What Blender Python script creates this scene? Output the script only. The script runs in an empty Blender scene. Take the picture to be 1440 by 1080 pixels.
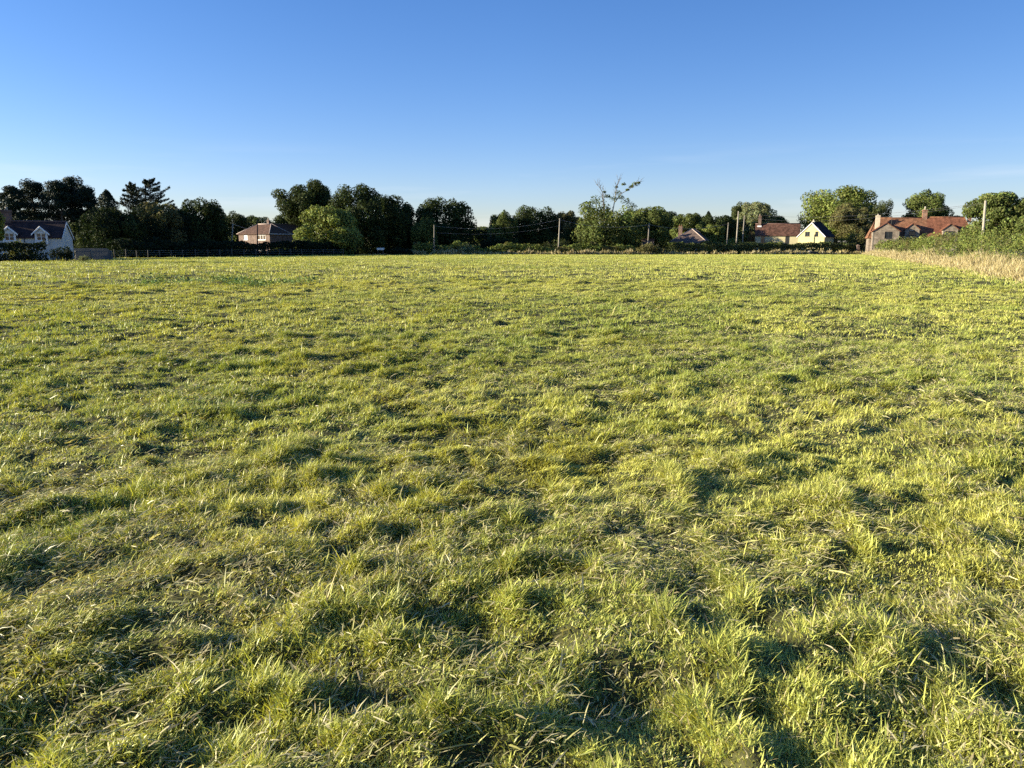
import bpy, math, random
import numpy as np
from mathutils import Vector, Matrix
from mathutils.geometry import tessellate_polygon

S = bpy.context.scene
R = math.radians
# ------------------------------------------------------------------ camera
PITCH = R(10.52)
F = 1040.0                      # focal length in pixels of the 1440-wide photograph
EYE = 1.6
cam_d = bpy.data.cameras.new('camera')
cam = bpy.data.objects.new('camera', cam_d)
S.collection.objects.link(cam)
cam.location = (0, 0, EYE)
cam.rotation_euler = (R(90) - PITCH, 0, 0)
cam_d.sensor_width = 36
cam_d.lens = F / 1440 * 36
cam_d.clip_start = 0.05
cam_d.clip_end = 20000
S.camera = cam
# ------------------------------------------------------------------ light
SUN_AZ, SUN_EL = R(94), R(14)          # azimuth to the left of the view direction (+Y)
sdir = Vector((-math.sin(SUN_AZ) * math.cos(SUN_EL), math.cos(SUN_AZ) * math.cos(SUN_EL), math.sin(SUN_EL)))
sun_d = bpy.data.lights.new('sun', 'SUN')
sun_d.energy = 5.0
sun_d.angle = R(0.5)
sun_d.color = (1.0, 0.89, 0.66)
sun = bpy.data.objects.new('sun', sun_d)
S.collection.objects.link(sun)
sun.location = (-40, 0, 60)
sun.rotation_euler = sdir.to_track_quat('Z', 'Y').to_euler()
W = bpy.data.worlds.new('World')
S.world = W
W.use_nodes = True
nt = W.node_tree
sky = nt.nodes.new('ShaderNodeTexSky')
sky.sky_type = 'NISHITA'
sky.sun_disc = False
sky.sun_elevation = SUN_EL
sky.sun_rotation = -SUN_AZ
sky.air_density = 1.0
sky.dust_density = 0.15
sky.ozone_density = 3.0
bg = nt.nodes['Background']
bg.inputs['Strength'].default_value = 0.067
hs = nt.nodes.new('ShaderNodeHueSaturation')       # the clear, strongly blue evening sky of the place
hs.inputs['Saturation'].default_value = 1.2
nt.links.new(sky.outputs[0], hs.inputs['Color'])
stc = nt.nodes.new('ShaderNodeTexCoord'); ssx = nt.nodes.new('ShaderNodeSeparateXYZ'); nt.links.new(stc.outputs['Generated'], ssx.inputs[0])
smr = nt.nodes.new('ShaderNodeMapRange'); smr.inputs[1].default_value = 0.0; smr.inputs[2].default_value = 0.62; smr.inputs[3].default_value = 1.05; smr.inputs[4].default_value = 0.80
nt.links.new(ssx.outputs['X'], smr.inputs[0]); nt.links.new(smr.outputs[0], hs.inputs['Value'])
tint = nt.nodes.new('ShaderNodeMix'); tint.data_type = 'RGBA'; tint.blend_type = 'MULTIPLY'
tint.inputs[0].default_value = 1.0
tint.inputs[7].default_value = (1.02, 0.95, 1.22, 1)
nt.links.new(hs.outputs[0], tint.inputs[6])
# thin wisps of cloud low over the horizon
wtc = nt.nodes.new('ShaderNodeTexCoord'); wmp = nt.nodes.new('ShaderNodeMapping')
wmp.inputs['Scale'].default_value = (2.2, 2.2, 26)
nt.links.new(wtc.outputs['Generated'], wmp.inputs['Vector'])
wno = nt.nodes.new('ShaderNodeTexNoise'); wno.inputs['Scale'].default_value = 1.6; wno.inputs['Detail'].default_value = 6
nt.links.new(wmp.outputs[0], wno.inputs['Vector'])
wra = nt.nodes.new('ShaderNodeMapRange'); wra.inputs[1].default_value = 0.54; wra.inputs[2].default_value = 0.78; wra.inputs[3].default_value = 0; wra.inputs[4].default_value = 0.5
nt.links.new(wno.outputs['Fac'], wra.inputs[0])
wse = nt.nodes.new('ShaderNodeSeparateXYZ'); nt.links.new(wtc.outputs['Generated'], wse.inputs[0])
wma = nt.nodes.new('ShaderNodeMapRange'); wma.inputs[1].default_value = 0.13; wma.inputs[2].default_value = 0.03; wma.inputs[3].default_value = 0; wma.inputs[4].default_value = 1
nt.links.new(wse.outputs['Z'], wma.inputs[0])
wmu = nt.nodes.new('ShaderNodeMath'); wmu.operation = 'MULTIPLY'
nt.links.new(wra.outputs[0], wmu.inputs[0]); nt.links.new(wma.outputs[0], wmu.inputs[1])
wmx = nt.nodes.new('ShaderNodeMix'); wmx.data_type = 'RGBA'
nt.links.new(wmu.outputs[0], wmx.inputs[0]); nt.links.new(tint.outputs[2], wmx.inputs[6])
wmx.inputs[7].default_value = (5.6, 5.9, 6.4, 1)
nt.links.new(wmx.outputs[2], bg.inputs['Color'])
S.view_settings.view_transform = 'Standard'
S.view_settings.look = 'None'
S.view_settings.exposure = 1.38
S.view_settings.gamma = 1.0
S.view_settings.use_curve_mapping = False
S.render.engine = 'CYCLES'
S.cycles.max_bounces = 5
S.cycles.diffuse_bounces = 1
S.cycles.transmission_bounces = 3
S.cycles.glossy_bounces = 2
S.cycles.use_denoising = False
S.cycles.use_adaptive_sampling = True
S.cycles.adaptive_threshold = 0.02

# ------------------------------------------------------------------ helpers
CP, SP = math.cos(PITCH), math.sin(PITCH)
def at(px, py, Y):
    """world point seen at photograph pixel (px, py) standing Y metres ahead"""
    v = (540 - py) / F
    t = Y / (CP + v * SP)
    return Vector((t * (px - 720) / F, Y, EYE + t * (v * CP - SP)))
def gx(px, Y): return at(px, 347, Y).x
def gz(py, Y): return at(720, py, Y).z
def ppm(Y): return 1058.0 / Y            # pixels of the photograph per metre

def tag(o, label=None, cat=None, group=None, kind=None):
    if label: o['label'] = label
    if cat: o['category'] = cat
    if group: o['group'] = group
    if kind: o['kind'] = kind
    return o
def empty(name, loc, rz=0):
    o = bpy.data.objects.new(name, None)
    S.collection.objects.link(o)
    o.location = loc
    o.rotation_euler = (0, 0, rz)
    o.empty_display_size = 0.3
    return o
def link(name, me, mat, parent=None):
    o = bpy.data.objects.new(name, me)
    if mat: me.materials.append(mat)
    S.collection.objects.link(o)
    if parent: o.parent = parent
    return o
def np_mesh(name, co, starts, idx, col=None, smooth=True):
    me = bpy.data.meshes.new(name)
    me.vertices.add(len(co))
    me.vertices.foreach_set('co', np.ascontiguousarray(co, np.float32).ravel())
    me.loops.add(len(idx))
    me.loops.foreach_set('vertex_index', np.ascontiguousarray(idx, np.int32))
    me.polygons.add(len(starts))
    me.polygons.foreach_set('loop_start', np.ascontiguousarray(starts, np.int32))
    if col is not None:
        a = me.attributes.new('col', 'FLOAT_COLOR', 'POINT')
        c4 = np.ones((len(co), 4), np.float32)
        c4[:, :3] = col
        a.data.foreach_set('color', c4.ravel())
    me.update(calc_edges=True)
    if not smooth:
        me.polygons.foreach_set('use_smooth', np.zeros(len(starts), bool))
    return me

_tabs = {}
def vnoise(x, y, seed):
    if seed not in _tabs: _tabs[seed] = np.random.default_rng(seed).random((256, 256)).astype(np.float32) * 2 - 1
    T = _tabs[seed]
    xf, yf = np.floor(x), np.floor(y)
    xi, yi = xf.astype(np.int64) & 255, yf.astype(np.int64) & 255
    u, v = x - xf, y - yf
    u, v = u * u * (3 - 2 * u), v * v * (3 - 2 * v)
    x1, y1 = (xi + 1) & 255, (yi + 1) & 255
    return (T[xi, yi] * (1 - u) + T[x1, yi] * u) * (1 - v) + (T[xi, y1] * (1 - u) + T[x1, y1] * u) * v
def sstep(a, b, x):
    t = np.clip((x - a) / (b - a), 0, 1)
    return t * t * (3 - 2 * t)

# ------------------------------------------------------------------ materials
def nodes(m):
    m.use_nodes = True
    n = m.node_tree.nodes
    return n, m.node_tree.links, n['Principled BSDF']
def leafy(name, trans=0.3, rough=0.55, spec=0.25, warm=(1.25, 1.2, 0.5)):
    m = bpy.data.materials.new(name)
    n, l, p = nodes(m)
    a = n.new('ShaderNodeAttribute'); a.attribute_name = 'col'
    p.inputs['Roughness'].default_value = rough
    p.inputs['Specular IOR Level'].default_value = spec
    l.new(a.outputs['Color'], p.inputs['Base Color'])
    t = n.new('ShaderNodeBsdfTranslucent')
    mu = n.new('ShaderNodeMix'); mu.data_type = 'RGBA'; mu.blend_type = 'MULTIPLY'
    mu.inputs[0].default_value = 1
    l.new(a.outputs['Color'], mu.inputs[6])
    mu.inputs[7].default_value = (*warm, 1)
    l.new(mu.outputs[2], t.inputs['Color'])
    mx = n.new('ShaderNodeMixShader'); mx.inputs[0].default_value = trans
    l.new(p.outputs[0], mx.inputs[1]); l.new(t.outputs[0], mx.inputs[2])
    l.new(mx.outputs[0], n['Material Output'].inputs['Surface'])
    return m
def surf(name, c1, c2, scale=3.0, rough=0.8, stretch=(1, 1, 1), bump=0.0, spec=0.3, detail=6):
    m = bpy.data.materials.new(name)
    n, l, p = nodes(m)
    tc = n.new('ShaderNodeTexCoord'); mp = n.new('ShaderNodeMapping')
    mp.inputs['Scale'].default_value = stretch
    l.new(tc.outputs['Object'], mp.inputs['Vector'])
    no = n.new('ShaderNodeTexNoise')
    no.inputs['Scale'].default_value = scale; no.inputs['Detail'].default_value = detail
    l.new(mp.outputs[0], no.inputs['Vector'])
    cr = n.new('ShaderNodeValToRGB')
    cr.color_ramp.elements[0].position = 0.3; cr.color_ramp.elements[1].position = 0.7
    cr.color_ramp.elements[0].color = (*c1, 1); cr.color_ramp.elements[1].color = (*c2, 1)
    l.new(no.outputs['Fac'], cr.inputs[0])
    l.new(cr.outputs[0], p.inputs['Base Color'])
    p.inputs['Roughness'].default_value = rough
    p.inputs['Specular IOR Level'].default_value = spec
    if bump:
        b = n.new('ShaderNodeBump'); b.inputs['Strength'].default_value = bump
        l.new(no.outputs['Fac'], b.inputs['Height']); l.new(b.outputs[0], p.inputs['Normal'])
    return m
def coursed(name, c1, c2, mortar, w, h, rough=0.85, sx=None, noise=0.5, msize=0.01):
    """bricks, tiles or boards in courses on a wall or roof, laid by object coordinates"""
    m = bpy.data.materials.new(name)
    n, l, p = nodes(m)
    tc = n.new('ShaderNodeTexCoord')
    sp = n.new('ShaderNodeSeparateXYZ'); l.new(tc.outputs['Object'], sp.inputs[0])
    ad = n.new('ShaderNodeMath'); ad.operation = 'ADD'
    l.new(sp.outputs['X'], ad.inputs[0]); l.new(sp.outputs['Y'], ad.inputs[1])
    cb = n.new('ShaderNodeCombineXYZ')
    l.new((sp.outputs['X'] if sx else ad.outputs[0]), cb.inputs['X']); l.new(sp.outputs['Z'], cb.inputs['Y'])
    br = n.new('ShaderNodeTexBrick')
    br.inputs['Color1'].default_value = (*c1, 1); br.inputs['Color2'].default_value = (*c2, 1)
    br.inputs['Mortar'].default_value = (*mortar, 1)
    br.inputs['Scale'].default_value = 1; br.inputs['Mortar Size'].default_value = msize
    br.inputs['Brick Width'].default_value = w; br.inputs['Row Height'].default_value = h
    l.new(cb.outputs[0], br.inputs['Vector'])
    no = n.new('ShaderNodeTexNoise'); no.inputs['Scale'].default_value = 1.6; no.inputs['Detail'].default_value = 8
    l.new(tc.outputs['Object'], no.inputs['Vector'])
    cr = n.new('ShaderNodeValToRGB')
    cr.color_ramp.elements[0].position = 0.35; cr.color_ramp.elements[1].position = 0.68
    k = 1 - noise
    cr.color_ramp.elements[0].color = (k, k, k, 1); cr.color_ramp.elements[1].color = (1.15, 1.15, 1.15, 1)
    l.new(no.outputs['Fac'], cr.inputs[0])
    mu = n.new('ShaderNodeMix'); mu.data_type = 'RGBA'; mu.blend_type = 'MULTIPLY'; mu.inputs[0].default_value = 1
    l.new(br.outputs['Color'], mu.inputs[6]); l.new(cr.outputs[0], mu.inputs[7])
    l.new(mu.outputs[2], p.inputs['Base Color'])
    p.inputs['Roughness'].default_value = rough
    p.inputs['Specular IOR Level'].default_value = 0.25
    b = n.new('ShaderNodeBump'); b.inputs['Strength'].default_value = 0.5; b.inputs['Distance'].default_value = 0.03
    l.new(br.outputs['Fac'], b.inputs['Height']); b.invert = True
    l.new(b.outputs[0], p.inputs['Normal'])
    return m
M = {}
M['grass'] = leafy('grass_blades', 0.27, 0.42, 0.35, (1.3, 1.2, 0.4))
M['leaf'] = leafy('leaves', 0.22, 0.7, 0.12)
M['needle'] = leafy('needles', 0.06, 0.6, 0.2)
M['straw'] = leafy('dry_grass_stems', 0.3, 0.5, 0.3, (1.1, 1.0, 0.75))
M['soil'] = surf('thatch_and_soil', (0.035, 0.037, 0.012), (0.085, 0.085, 0.027), 9, 0.95, bump=0.4)  # thatch tone lowered to put shade into the gaps between blades
M['bark'] = surf('bark', (0.05, 0.04, 0.028), (0.13, 0.11, 0.08), 2.5, 0.9, (3, 3, 0.6), 0.6)
M['deadwood'] = surf('bleached_wood', (0.13, 0.11, 0.085), (0.24, 0.21, 0.17), 3, 0.85, (3, 3, 0.6), 0.4)
M['pole'] = surf('weathered_pole_wood', (0.26, 0.23, 0.18), (0.40, 0.36, 0.29), 4, 0.8, (4, 4, 0.5), 0.2)
M['darkpole'] = surf('tarred_pole_wood', (0.03, 0.025, 0.02), (0.06, 0.05, 0.04), 4, 0.8, (4, 4, 0.5))
M['darkwire'] = surf('dark_cable', (0.05, 0.05, 0.055), (0.08, 0.08, 0.085), 1, 0.6)
M['wire'] = surf('cable', (0.26, 0.26, 0.26), (0.36, 0.36, 0.36), 1, 0.5)
M['porcelain'] = surf('porcelain', (0.5, 0.5, 0.48), (0.6, 0.6, 0.57), 5, 0.3)
M['darkshadepost'] = surf('dark_and_shaded_post_wood', (0.06, 0.055, 0.045), (0.12, 0.11, 0.09), 5, 0.9, (4, 4, 0.6), 0.3)  # post wood darkened to stand in for shade along the wire fence
M['postwood'] = surf('grey_post_wood', (0.16, 0.14, 0.11), (0.30, 0.27, 0.22), 5, 0.9, (4, 4, 0.6), 0.3)
M['shadeboard'] = surf('shaded_grey_boards', (0.07, 0.074, 0.08), (0.12, 0.125, 0.13), 3, 0.85, (6, 6, 0.5), 0.3)  # boards darkened to carry the bush's shade in their colour
M['whitewall'] = surf('white_render', (0.48, 0.48, 0.45), (0.58, 0.58, 0.55), 1.2, 0.85, bump=0.1)
M['whitepaint'] = surf('white_paint', (0.78, 0.78, 0.77), (0.82, 0.82, 0.80), 2, 0.5)
M['yellowwall'] = surf('yellow_render', (0.50, 0.43, 0.20), (0.57, 0.50, 0.25), 0.9, 0.85, bump=0.1)
M['creamwall'] = surf('cream_render', (0.50, 0.44, 0.25), (0.57, 0.51, 0.31), 0.9, 0.85, bump=0.1)
M['creamstack'] = surf('cream_painted_stack', (0.46, 0.40, 0.29), (0.56, 0.50, 0.38), 2, 0.85)
M['glass'] = surf('window_glass', (0.02, 0.025, 0.03), (0.03, 0.035, 0.04), 1, 0.06, spec=0.6)
M['curtain'] = surf('pale_curtain', (0.5, 0.5, 0.5), (0.62, 0.62, 0.63), 6, 0.9, (6, 6, 0.3))
M['darkframe'] = surf('dark_frame', (0.035, 0.033, 0.033), (0.05, 0.047, 0.045), 3, 0.5)
M['black'] = surf('black_plastic', (0.012, 0.012, 0.013), (0.02, 0.02, 0.022), 2, 0.4)
M['clay'] = surf('clay_pot', (0.45, 0.30, 0.2), (0.58, 0.42, 0.3), 3, 0.8)
M['palepot'] = surf('pale_clay_pot', (0.62, 0.56, 0.46), (0.72, 0.67, 0.56), 3, 0.8)
M['brick'] = coursed('red_brick', (0.30, 0.10, 0.055), (0.40, 0.17, 0.09), (0.32, 0.27, 0.22), 0.23, 0.075)
M['pinkbrick'] = coursed('pink_brick', (0.20, 0.125, 0.095), (0.26, 0.17, 0.135), (0.24, 0.20, 0.17), 0.23, 0.075, noise=0.3)
M['brownbrick'] = coursed('brown_brick', (0.16, 0.085, 0.06), (0.22, 0.12, 0.085), (0.22, 0.18, 0.15), 0.23, 0.075)
M['darktile'] = coursed('plum_tile', (0.052, 0.027, 0.024), (0.08, 0.042, 0.036), (0.02, 0.013, 0.013), 0.2, 0.11, sx=1)
M['browntile'] = coursed('brown_tile', (0.105, 0.058, 0.038), (0.15, 0.085, 0.058), (0.06, 0.035, 0.027), 0.3, 0.16, noise=0.35)
M['greytile'] = coursed('grey_brown_tile', (0.15, 0.105, 0.085), (0.20, 0.145, 0.12), (0.06, 0.045, 0.04), 0.3, 0.16, noise=0.3)
M['rusttile'] = coursed('mottled_brown_tile', (0.13, 0.06, 0.04), (0.23, 0.11, 0.07), (0.05, 0.03, 0.025), 0.2, 0.11, sx=1, noise=0.6)
M['slate'] = coursed('dark_slate', (0.016, 0.017, 0.022), (0.026, 0.027, 0.033), (0.008, 0.008, 0.01), 0.3, 0.2, rough=.95)
M['terracotta'] = coursed('terracotta_tile', (0.23, 0.108, 0.06), (0.31, 0.168, 0.095), (0.16, 0.06, 0.03), 0.2, 0.11, sx=1, noise=0.5)
M['terradark'] = coursed('weathered_terracotta_tile', (0.22, 0.085, 0.05), (0.30, 0.125, 0.07), (0.12, 0.05, 0.03), 0.2, 0.11, sx=1, noise=0.5)
M['board'] = coursed('silvered_weatherboard', (0.26, 0.21, 0.16), (0.36, 0.30, 0.23), (0.07, 0.055, 0.045), 3.1, 0.24, noise=0.35, msize=0.022)
M['ridge'] = surf('ridge_tile', (0.42, 0.33, 0.28), (0.52, 0.42, 0.36), 4, 0.8)
M['ridgedark'] = surf('dark_ridge_tile', (0.12, 0.07, 0.06), (0.18, 0.11, 0.09), 4, 0.8)
M['lead'] = surf('grey_flashing', (0.25, 0.25, 0.26), (0.33, 0.33, 0.34), 4, 0.6)

# ------------------------------------------------------------------ field shape
# explicit darker tussocks and hollows seen in the photograph: (px, py, radius m, height)
def ground_pt(px, py):
    v = (540 - py) / F
    dz = v * CP - SP
    t = -EYE / dz
    return (t * (px - 720) / F, t * (CP + v * SP))
TUS = [(75, 484, .55, .16), (20, 540, .5, .10), (478, 575, .38, .10), (330, 562, .4, .09), (212, 604, .35, .09), (385, 650, .30, .10), (420, 635, .28, .08),
       (700, 512, .5, .10), (560, 505, .45, .08), (735, 540, .4, .08), (795, 570, .35, .08), (1000, 655, .28, .08), (1165, 545, .45, .10), (1335, 560, .45, .10),
       (1380, 625, .35, .09), (1310, 500, .55, .09), (1040, 495, .5, .08), (1210, 430, .8, .10), (1040, 432, .8, .09), (520, 420, .8, .10), (640, 440, .7, .09),
       (345, 440, .7, .09), (300, 395, .9, .12), (880, 470, .6, .09), (1160, 720, .25, .09), (735, 800, .22, .09), (660, 700, .25, .08), (940, 880, .2, .08),
       (130, 880, .22, .08), (620, 1010, .2, .08), (1250, 930, .2, .08), (290, 720, .25, .08), (60, 720, .26, .09), (890, 610, .3, .08), (1330, 760, .25, .09),
       (230, 385, 1.2, .12), (420, 398, 1.0, .12), (150, 405, .9, .1), (820, 395, 1.0, .1), (980, 410, .9, .1)]
HOL = [(555, 756, .16, -.12), (300, 1000, .25, -.07), (500, 990, .3, -.07), (905, 990, .25, -.07), (180, 790, .25, -.06), (640, 870, .25, -.07), (1110, 640, .25, -.06),
       (700, 880, .22, -.06), (1390, 960, .25, -.07), (860, 960, .2, -.06), (60, 650, .3, -.06), (420, 930, .24, -.07), (1040, 1000, .22, -.07)]
TUSW = [(*ground_pt(a, b), r * .6, h) for a, b, r, h in TUS]
HOLW = [(*ground_pt(a, b), r, h) for a, b, r, h in HOL]
HOLW = [(x, y, r * .65, h * .6) for x, y, r, h in HOLW]
def spots(x, y, lst):
    out = np.zeros_like(x)
    for sx, sy, r, h in lst:
        d2 = ((x - sx) ** 2 + (y - sy) ** 2) / (r * r)
        out += h * np.exp(-d2)
    return out
def tufts(x, y, r):
    """tufts missed by the mower: 0..1, smaller ones near, broader ones far off"""
    a = sstep(.48, .82, vnoise(x / .27 + 5, y / .22, 33)) * (1 - sstep(14, 30, r))
    b = sstep(.50, .85, vnoise(x / 1.05, y / .8 + 9, 34)) * sstep(9, 18, r)
    return np.maximum(a, b)
CA, SA = math.cos(0.75), math.sin(0.75)
def height(x, y):
    r = np.hypot(x, y)
    a, b = x * CA + y * SA, -x * SA + y * CA
    h = vnoise(a / .85 + 7, b / 0.27 + 3, 1) * 0.034 * (1 + sstep(7, 40, r) * .9)
    h += vnoise(x / .15, y / .14, 2) * 0.040 * (1 - sstep(30, 60, r))
    h += vnoise(x / .085, y / .085, 3) * 0.018 * (1 - sstep(10, 22, r))
    h += vnoise(x / 2.6, y / 2.6, 4) * 0.02
    h += vnoise(x / 11, y / 11, 5) * 0.05 * sstep(4, 20, r)
    h += tufts(x, y, r) * (.032 + .05 * sstep(9, 30, r)) * (1 - sstep(60, 120, r))
    near = (r < 70)
    if near.any():
        h[near] += spots(x[near], y[near], TUSW) * 0.45 + spots(x[near], y[near], HOLW)
    return h * (1 - sstep(150, 190, r))
# ground sheet: one polar mesh from under the camera to the horizon
rad = [0.4]
while rad[-1] < 9000:
    rad.append(rad[-1] * (1.0062 if rad[-1] < 170 else 1.12))
rad = np.array(rad)
ang = np.concatenate([np.arange(-0.86, 0.86, 0.0062), np.arange(0.86, 2 * math.pi - 0.86, 0.09)])
na, nr = len(ang), len(rad)
RR, AA = np.meshgrid(rad, ang, indexing='ij')
gxx, gyy = RR * np.sin(AA), RR * np.cos(AA)
gzz = height(gxx.ravel(), gyy.ravel())
co = np.column_stack([gxx.ravel(), gyy.ravel(), gzz])
co = np.vstack([co, [[0, 0, 0]]])
i, j = np.meshgrid(np.arange(nr - 1), np.arange(na), indexing='ij')
j2 = (j + 1) % na
quads = np.stack([i * na + j, i * na + j2, (i + 1) * na + j2, (i + 1) * na + j], -1).reshape(-1, 4)[:, ::-1]
jj = np.arange(na)
tris = np.stack([np.full(na, nr * na), (jj + 1) % na, jj], -1)
idx = np.concatenate([quads.ravel(), tris.ravel()])
starts = np.concatenate([np.arange(len(quads)) * 4, len(quads) * 4 + np.arange(na) * 3])
g = link('ground', np_mesh('ground', co, starts, idx), M['soil'])
tag(g, kind='structure')

# ------------------------------------------------------------------ grass
def in_field(x, y):
    # left boundary fence, far hedge, dry margin on the right
    lx = np.interp(y, [0, 60, 76, 90, 100, 112, 124, 140, 150], [-70, -62, -52, -53, -53.5, -49.5, -43, -31, -20])
    rx = np.interp(y, [0, 20, 35, 60, 100, 166], [11.0, 17.6, 23.9, 34.1, 50.4, 77.0])
    return (y < 152) & (x > lx) & (x < rx)
def blades(rng, n, r0, r1, half, w, L, segs, flank=0.0):
    r = np.sqrt(rng.random(n) * (r1 * r1 - r0 * r0) + r0 * r0)
    th = (rng.random(n) * 2 - 1) * half
    x, y = r * np.sin(th), r * np.cos(th)
    if flank:                       # strips to either side of the fan, so the sward goes on there too
        y = r0 * .6 + rng.random(n) * (r1 * .86 - r0 * .6)
        x = np.where(rng.random(n) < .5, -1, 1) * (np.tan(half) * y + rng.random(n) * flank - .05)
        r = np.hypot(x, y)
    keep = in_field(x, y)
    sc = 0.11 + 0.012 * r0
    d = vnoise(x / sc, y / sc, 11) * 0.6 + vnoise(x / (sc * 3), y / (sc * 3), 12) * 0.5
    keep &= rng.random(n) < 0.97 + 0.3 * d
    hol = spots(x, y, HOLW) if r0 < 20 else np.zeros(n)
    keep &= rng.random(n) < 1 + hol * 1.0
    x, y, d, r = x[keep], y[keep], d[keep], r[keep]
    n = len(x)
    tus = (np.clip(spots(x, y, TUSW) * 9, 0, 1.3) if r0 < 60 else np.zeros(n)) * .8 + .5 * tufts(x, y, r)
    z = height(x, y)
    lod = sstep(-0.15, 0.55, vnoise(x / .75 + 31, y / .75, 13) + 0.5 * vnoise(x / 2.2, y / 2.2, 14)) * (1 - 0.7 * np.clip(tus, 0, 1))
    u = rng.random(n)
    t1 = (0.08 + 0.85 * rng.random(n)) * (1 - lod * u) + (0.95 + 0.5 * rng.random(n)) * lod * u
    bend = 0.15 + 0.75 * rng.random(n)
    flow = 0.55 + 2.2 * vnoise(x / 2.0, y / 2.0, 15) + 1.2 * vnoise(x / .6, y / .6, 16)
    phi = np.where(rng.random(n) < 0.25 + 0.65 * lod, flow + rng.normal(0, .8, n), rng.random(n) * 2 * np.pi)
    cs = 0.11 + 0.015 * r0
    hh = (0.72 + 0.35 * d + 0.3 * vnoise(x / .5, y / .5, 17) + 1.5 * np.maximum(0, vnoise(x / cs, y / cs, 23) - .2)).clip(.55, 2.0)
    # faint trodden line running away to the far hedge
    hh = hh * (1 - .3 * sstep(9, 16, y) * np.exp(-((x - .387 * y - .4) / .38) ** 2))
    ln = L * np.exp(rng.normal(0, .33, n)) * hh * (1 + 0.9 * tus) * (1 + 0.2 * lod)
    ww = w * np.exp(rng.normal(0, .25, n)) * 0.5
    dl = (rng.random(n) - .5) * 1.8
    wx, wy = -np.sin(phi + dl) * ww, np.cos(phi + dl) * ww
    cp, sp = np.cos(phi), np.sin(phi)
    pts = []
    px_, py_, pz_ = x, y, z - 0.012
    for k in range(segs + 1):
        pts.append((px_, py_, pz_))
        a = np.minimum(t1 + bend * k / max(segs - 1, 1) * 1.1, 1.75)
        st = ln / segs
        px_ = px_ + cp * np.sin(a) * st; py_ = py_ + sp * np.sin(a) * st; pz_ = pz_ + np.cos(a) * st
    nv = 2 * segs + 1
    V = np.empty((n, nv, 3), np.float32)
    for k in range(segs):
        f = 1.0 - 0.35 * k / segs
        V[:, 2 * k, 0] = pts[k][0] - wx * f; V[:, 2 * k, 1] = pts[k][1] - wy * f; V[:, 2 * k, 2] = pts[k][2]
        V[:, 2 * k + 1, 0] = pts[k][0] + wx * f; V[:, 2 * k + 1, 1] = pts[k][1] + wy * f; V[:, 2 * k + 1, 2] = pts[k][2]
    V[:, nv - 1, 0], V[:, nv - 1, 1], V[:, nv - 1, 2] = pts[segs]
    # blade colours: fresh green, yellow green, straw; deep tussock green lowered to strengthen shadow
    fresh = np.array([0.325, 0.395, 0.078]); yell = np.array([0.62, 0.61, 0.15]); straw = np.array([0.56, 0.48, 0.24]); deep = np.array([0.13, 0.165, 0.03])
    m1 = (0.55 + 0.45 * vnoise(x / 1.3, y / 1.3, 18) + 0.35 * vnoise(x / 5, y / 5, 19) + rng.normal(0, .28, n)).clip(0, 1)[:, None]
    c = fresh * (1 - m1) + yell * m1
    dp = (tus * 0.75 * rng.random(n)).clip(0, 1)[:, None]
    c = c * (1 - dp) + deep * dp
    ps = (0.05 + 0.16 * lod * sstep(-0.1, 0.6, vnoise(x / .55, y / .55, 20)))
    isw = (rng.random(n) < ps)[:, None]
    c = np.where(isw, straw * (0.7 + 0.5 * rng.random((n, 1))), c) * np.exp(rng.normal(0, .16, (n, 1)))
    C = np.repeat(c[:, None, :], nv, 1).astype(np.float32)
    # topology
    base = (np.arange(n) * nv)[:, None]
    loc, st = [], []
    o = 0
    for k in range(segs - 1):
        loc += [2 * k, 2 * k + 1, 2 * k + 3, 2 * k + 2]; st.append(o); o += 4
    loc += [2 * segs - 2, 2 * segs - 1, 2 * segs]; st.append(o); o += 3
    I = base + np.array(loc)[None, :]
    ST = (np.arange(n) * o)[:, None] + np.array(st)[None, :]
    return V.reshape(-1, 3), C.reshape(-1, 3), I.ravel(), ST.ravel()
def merge(parts):
    V, C, I, ST = [], [], [], []
    vo = io = 0
    for v, c, i_, s_ in parts:
        V.append(v); C.append(c); I.append(i_ + vo); ST.append(s_ + io)
        vo += len(v); io += len(i_)
    return np.concatenate(V), np.concatenate(C), np.concatenate(I), np.concatenate(ST)
rng = np.random.default_rng(77)
parts = [blades(rng, 900000, 1.5, 6, 0.76, 0.0048, 0.039, 3),
         blades(rng, 1200000, 6, 14, 0.74, 0.0070, 0.045, 2),
         blades(rng, 1300000, 14, 36, 0.73, 0.012, 0.060, 2),
         blades(rng, 2100000, 36, 175, 0.72, 0.030, 0.10, 1),
         blades(rng, 380000, 1.5, 6, 0.74, 0.0058, 0.045, 3, 2.9), blades(rng, 330000, 6, 14, 0.72, 0.0085, 0.047, 2, 2.9), blades(rng, 200000, 14, 36, 0.71, 0.014, 0.060, 2, 3.0)]
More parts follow.
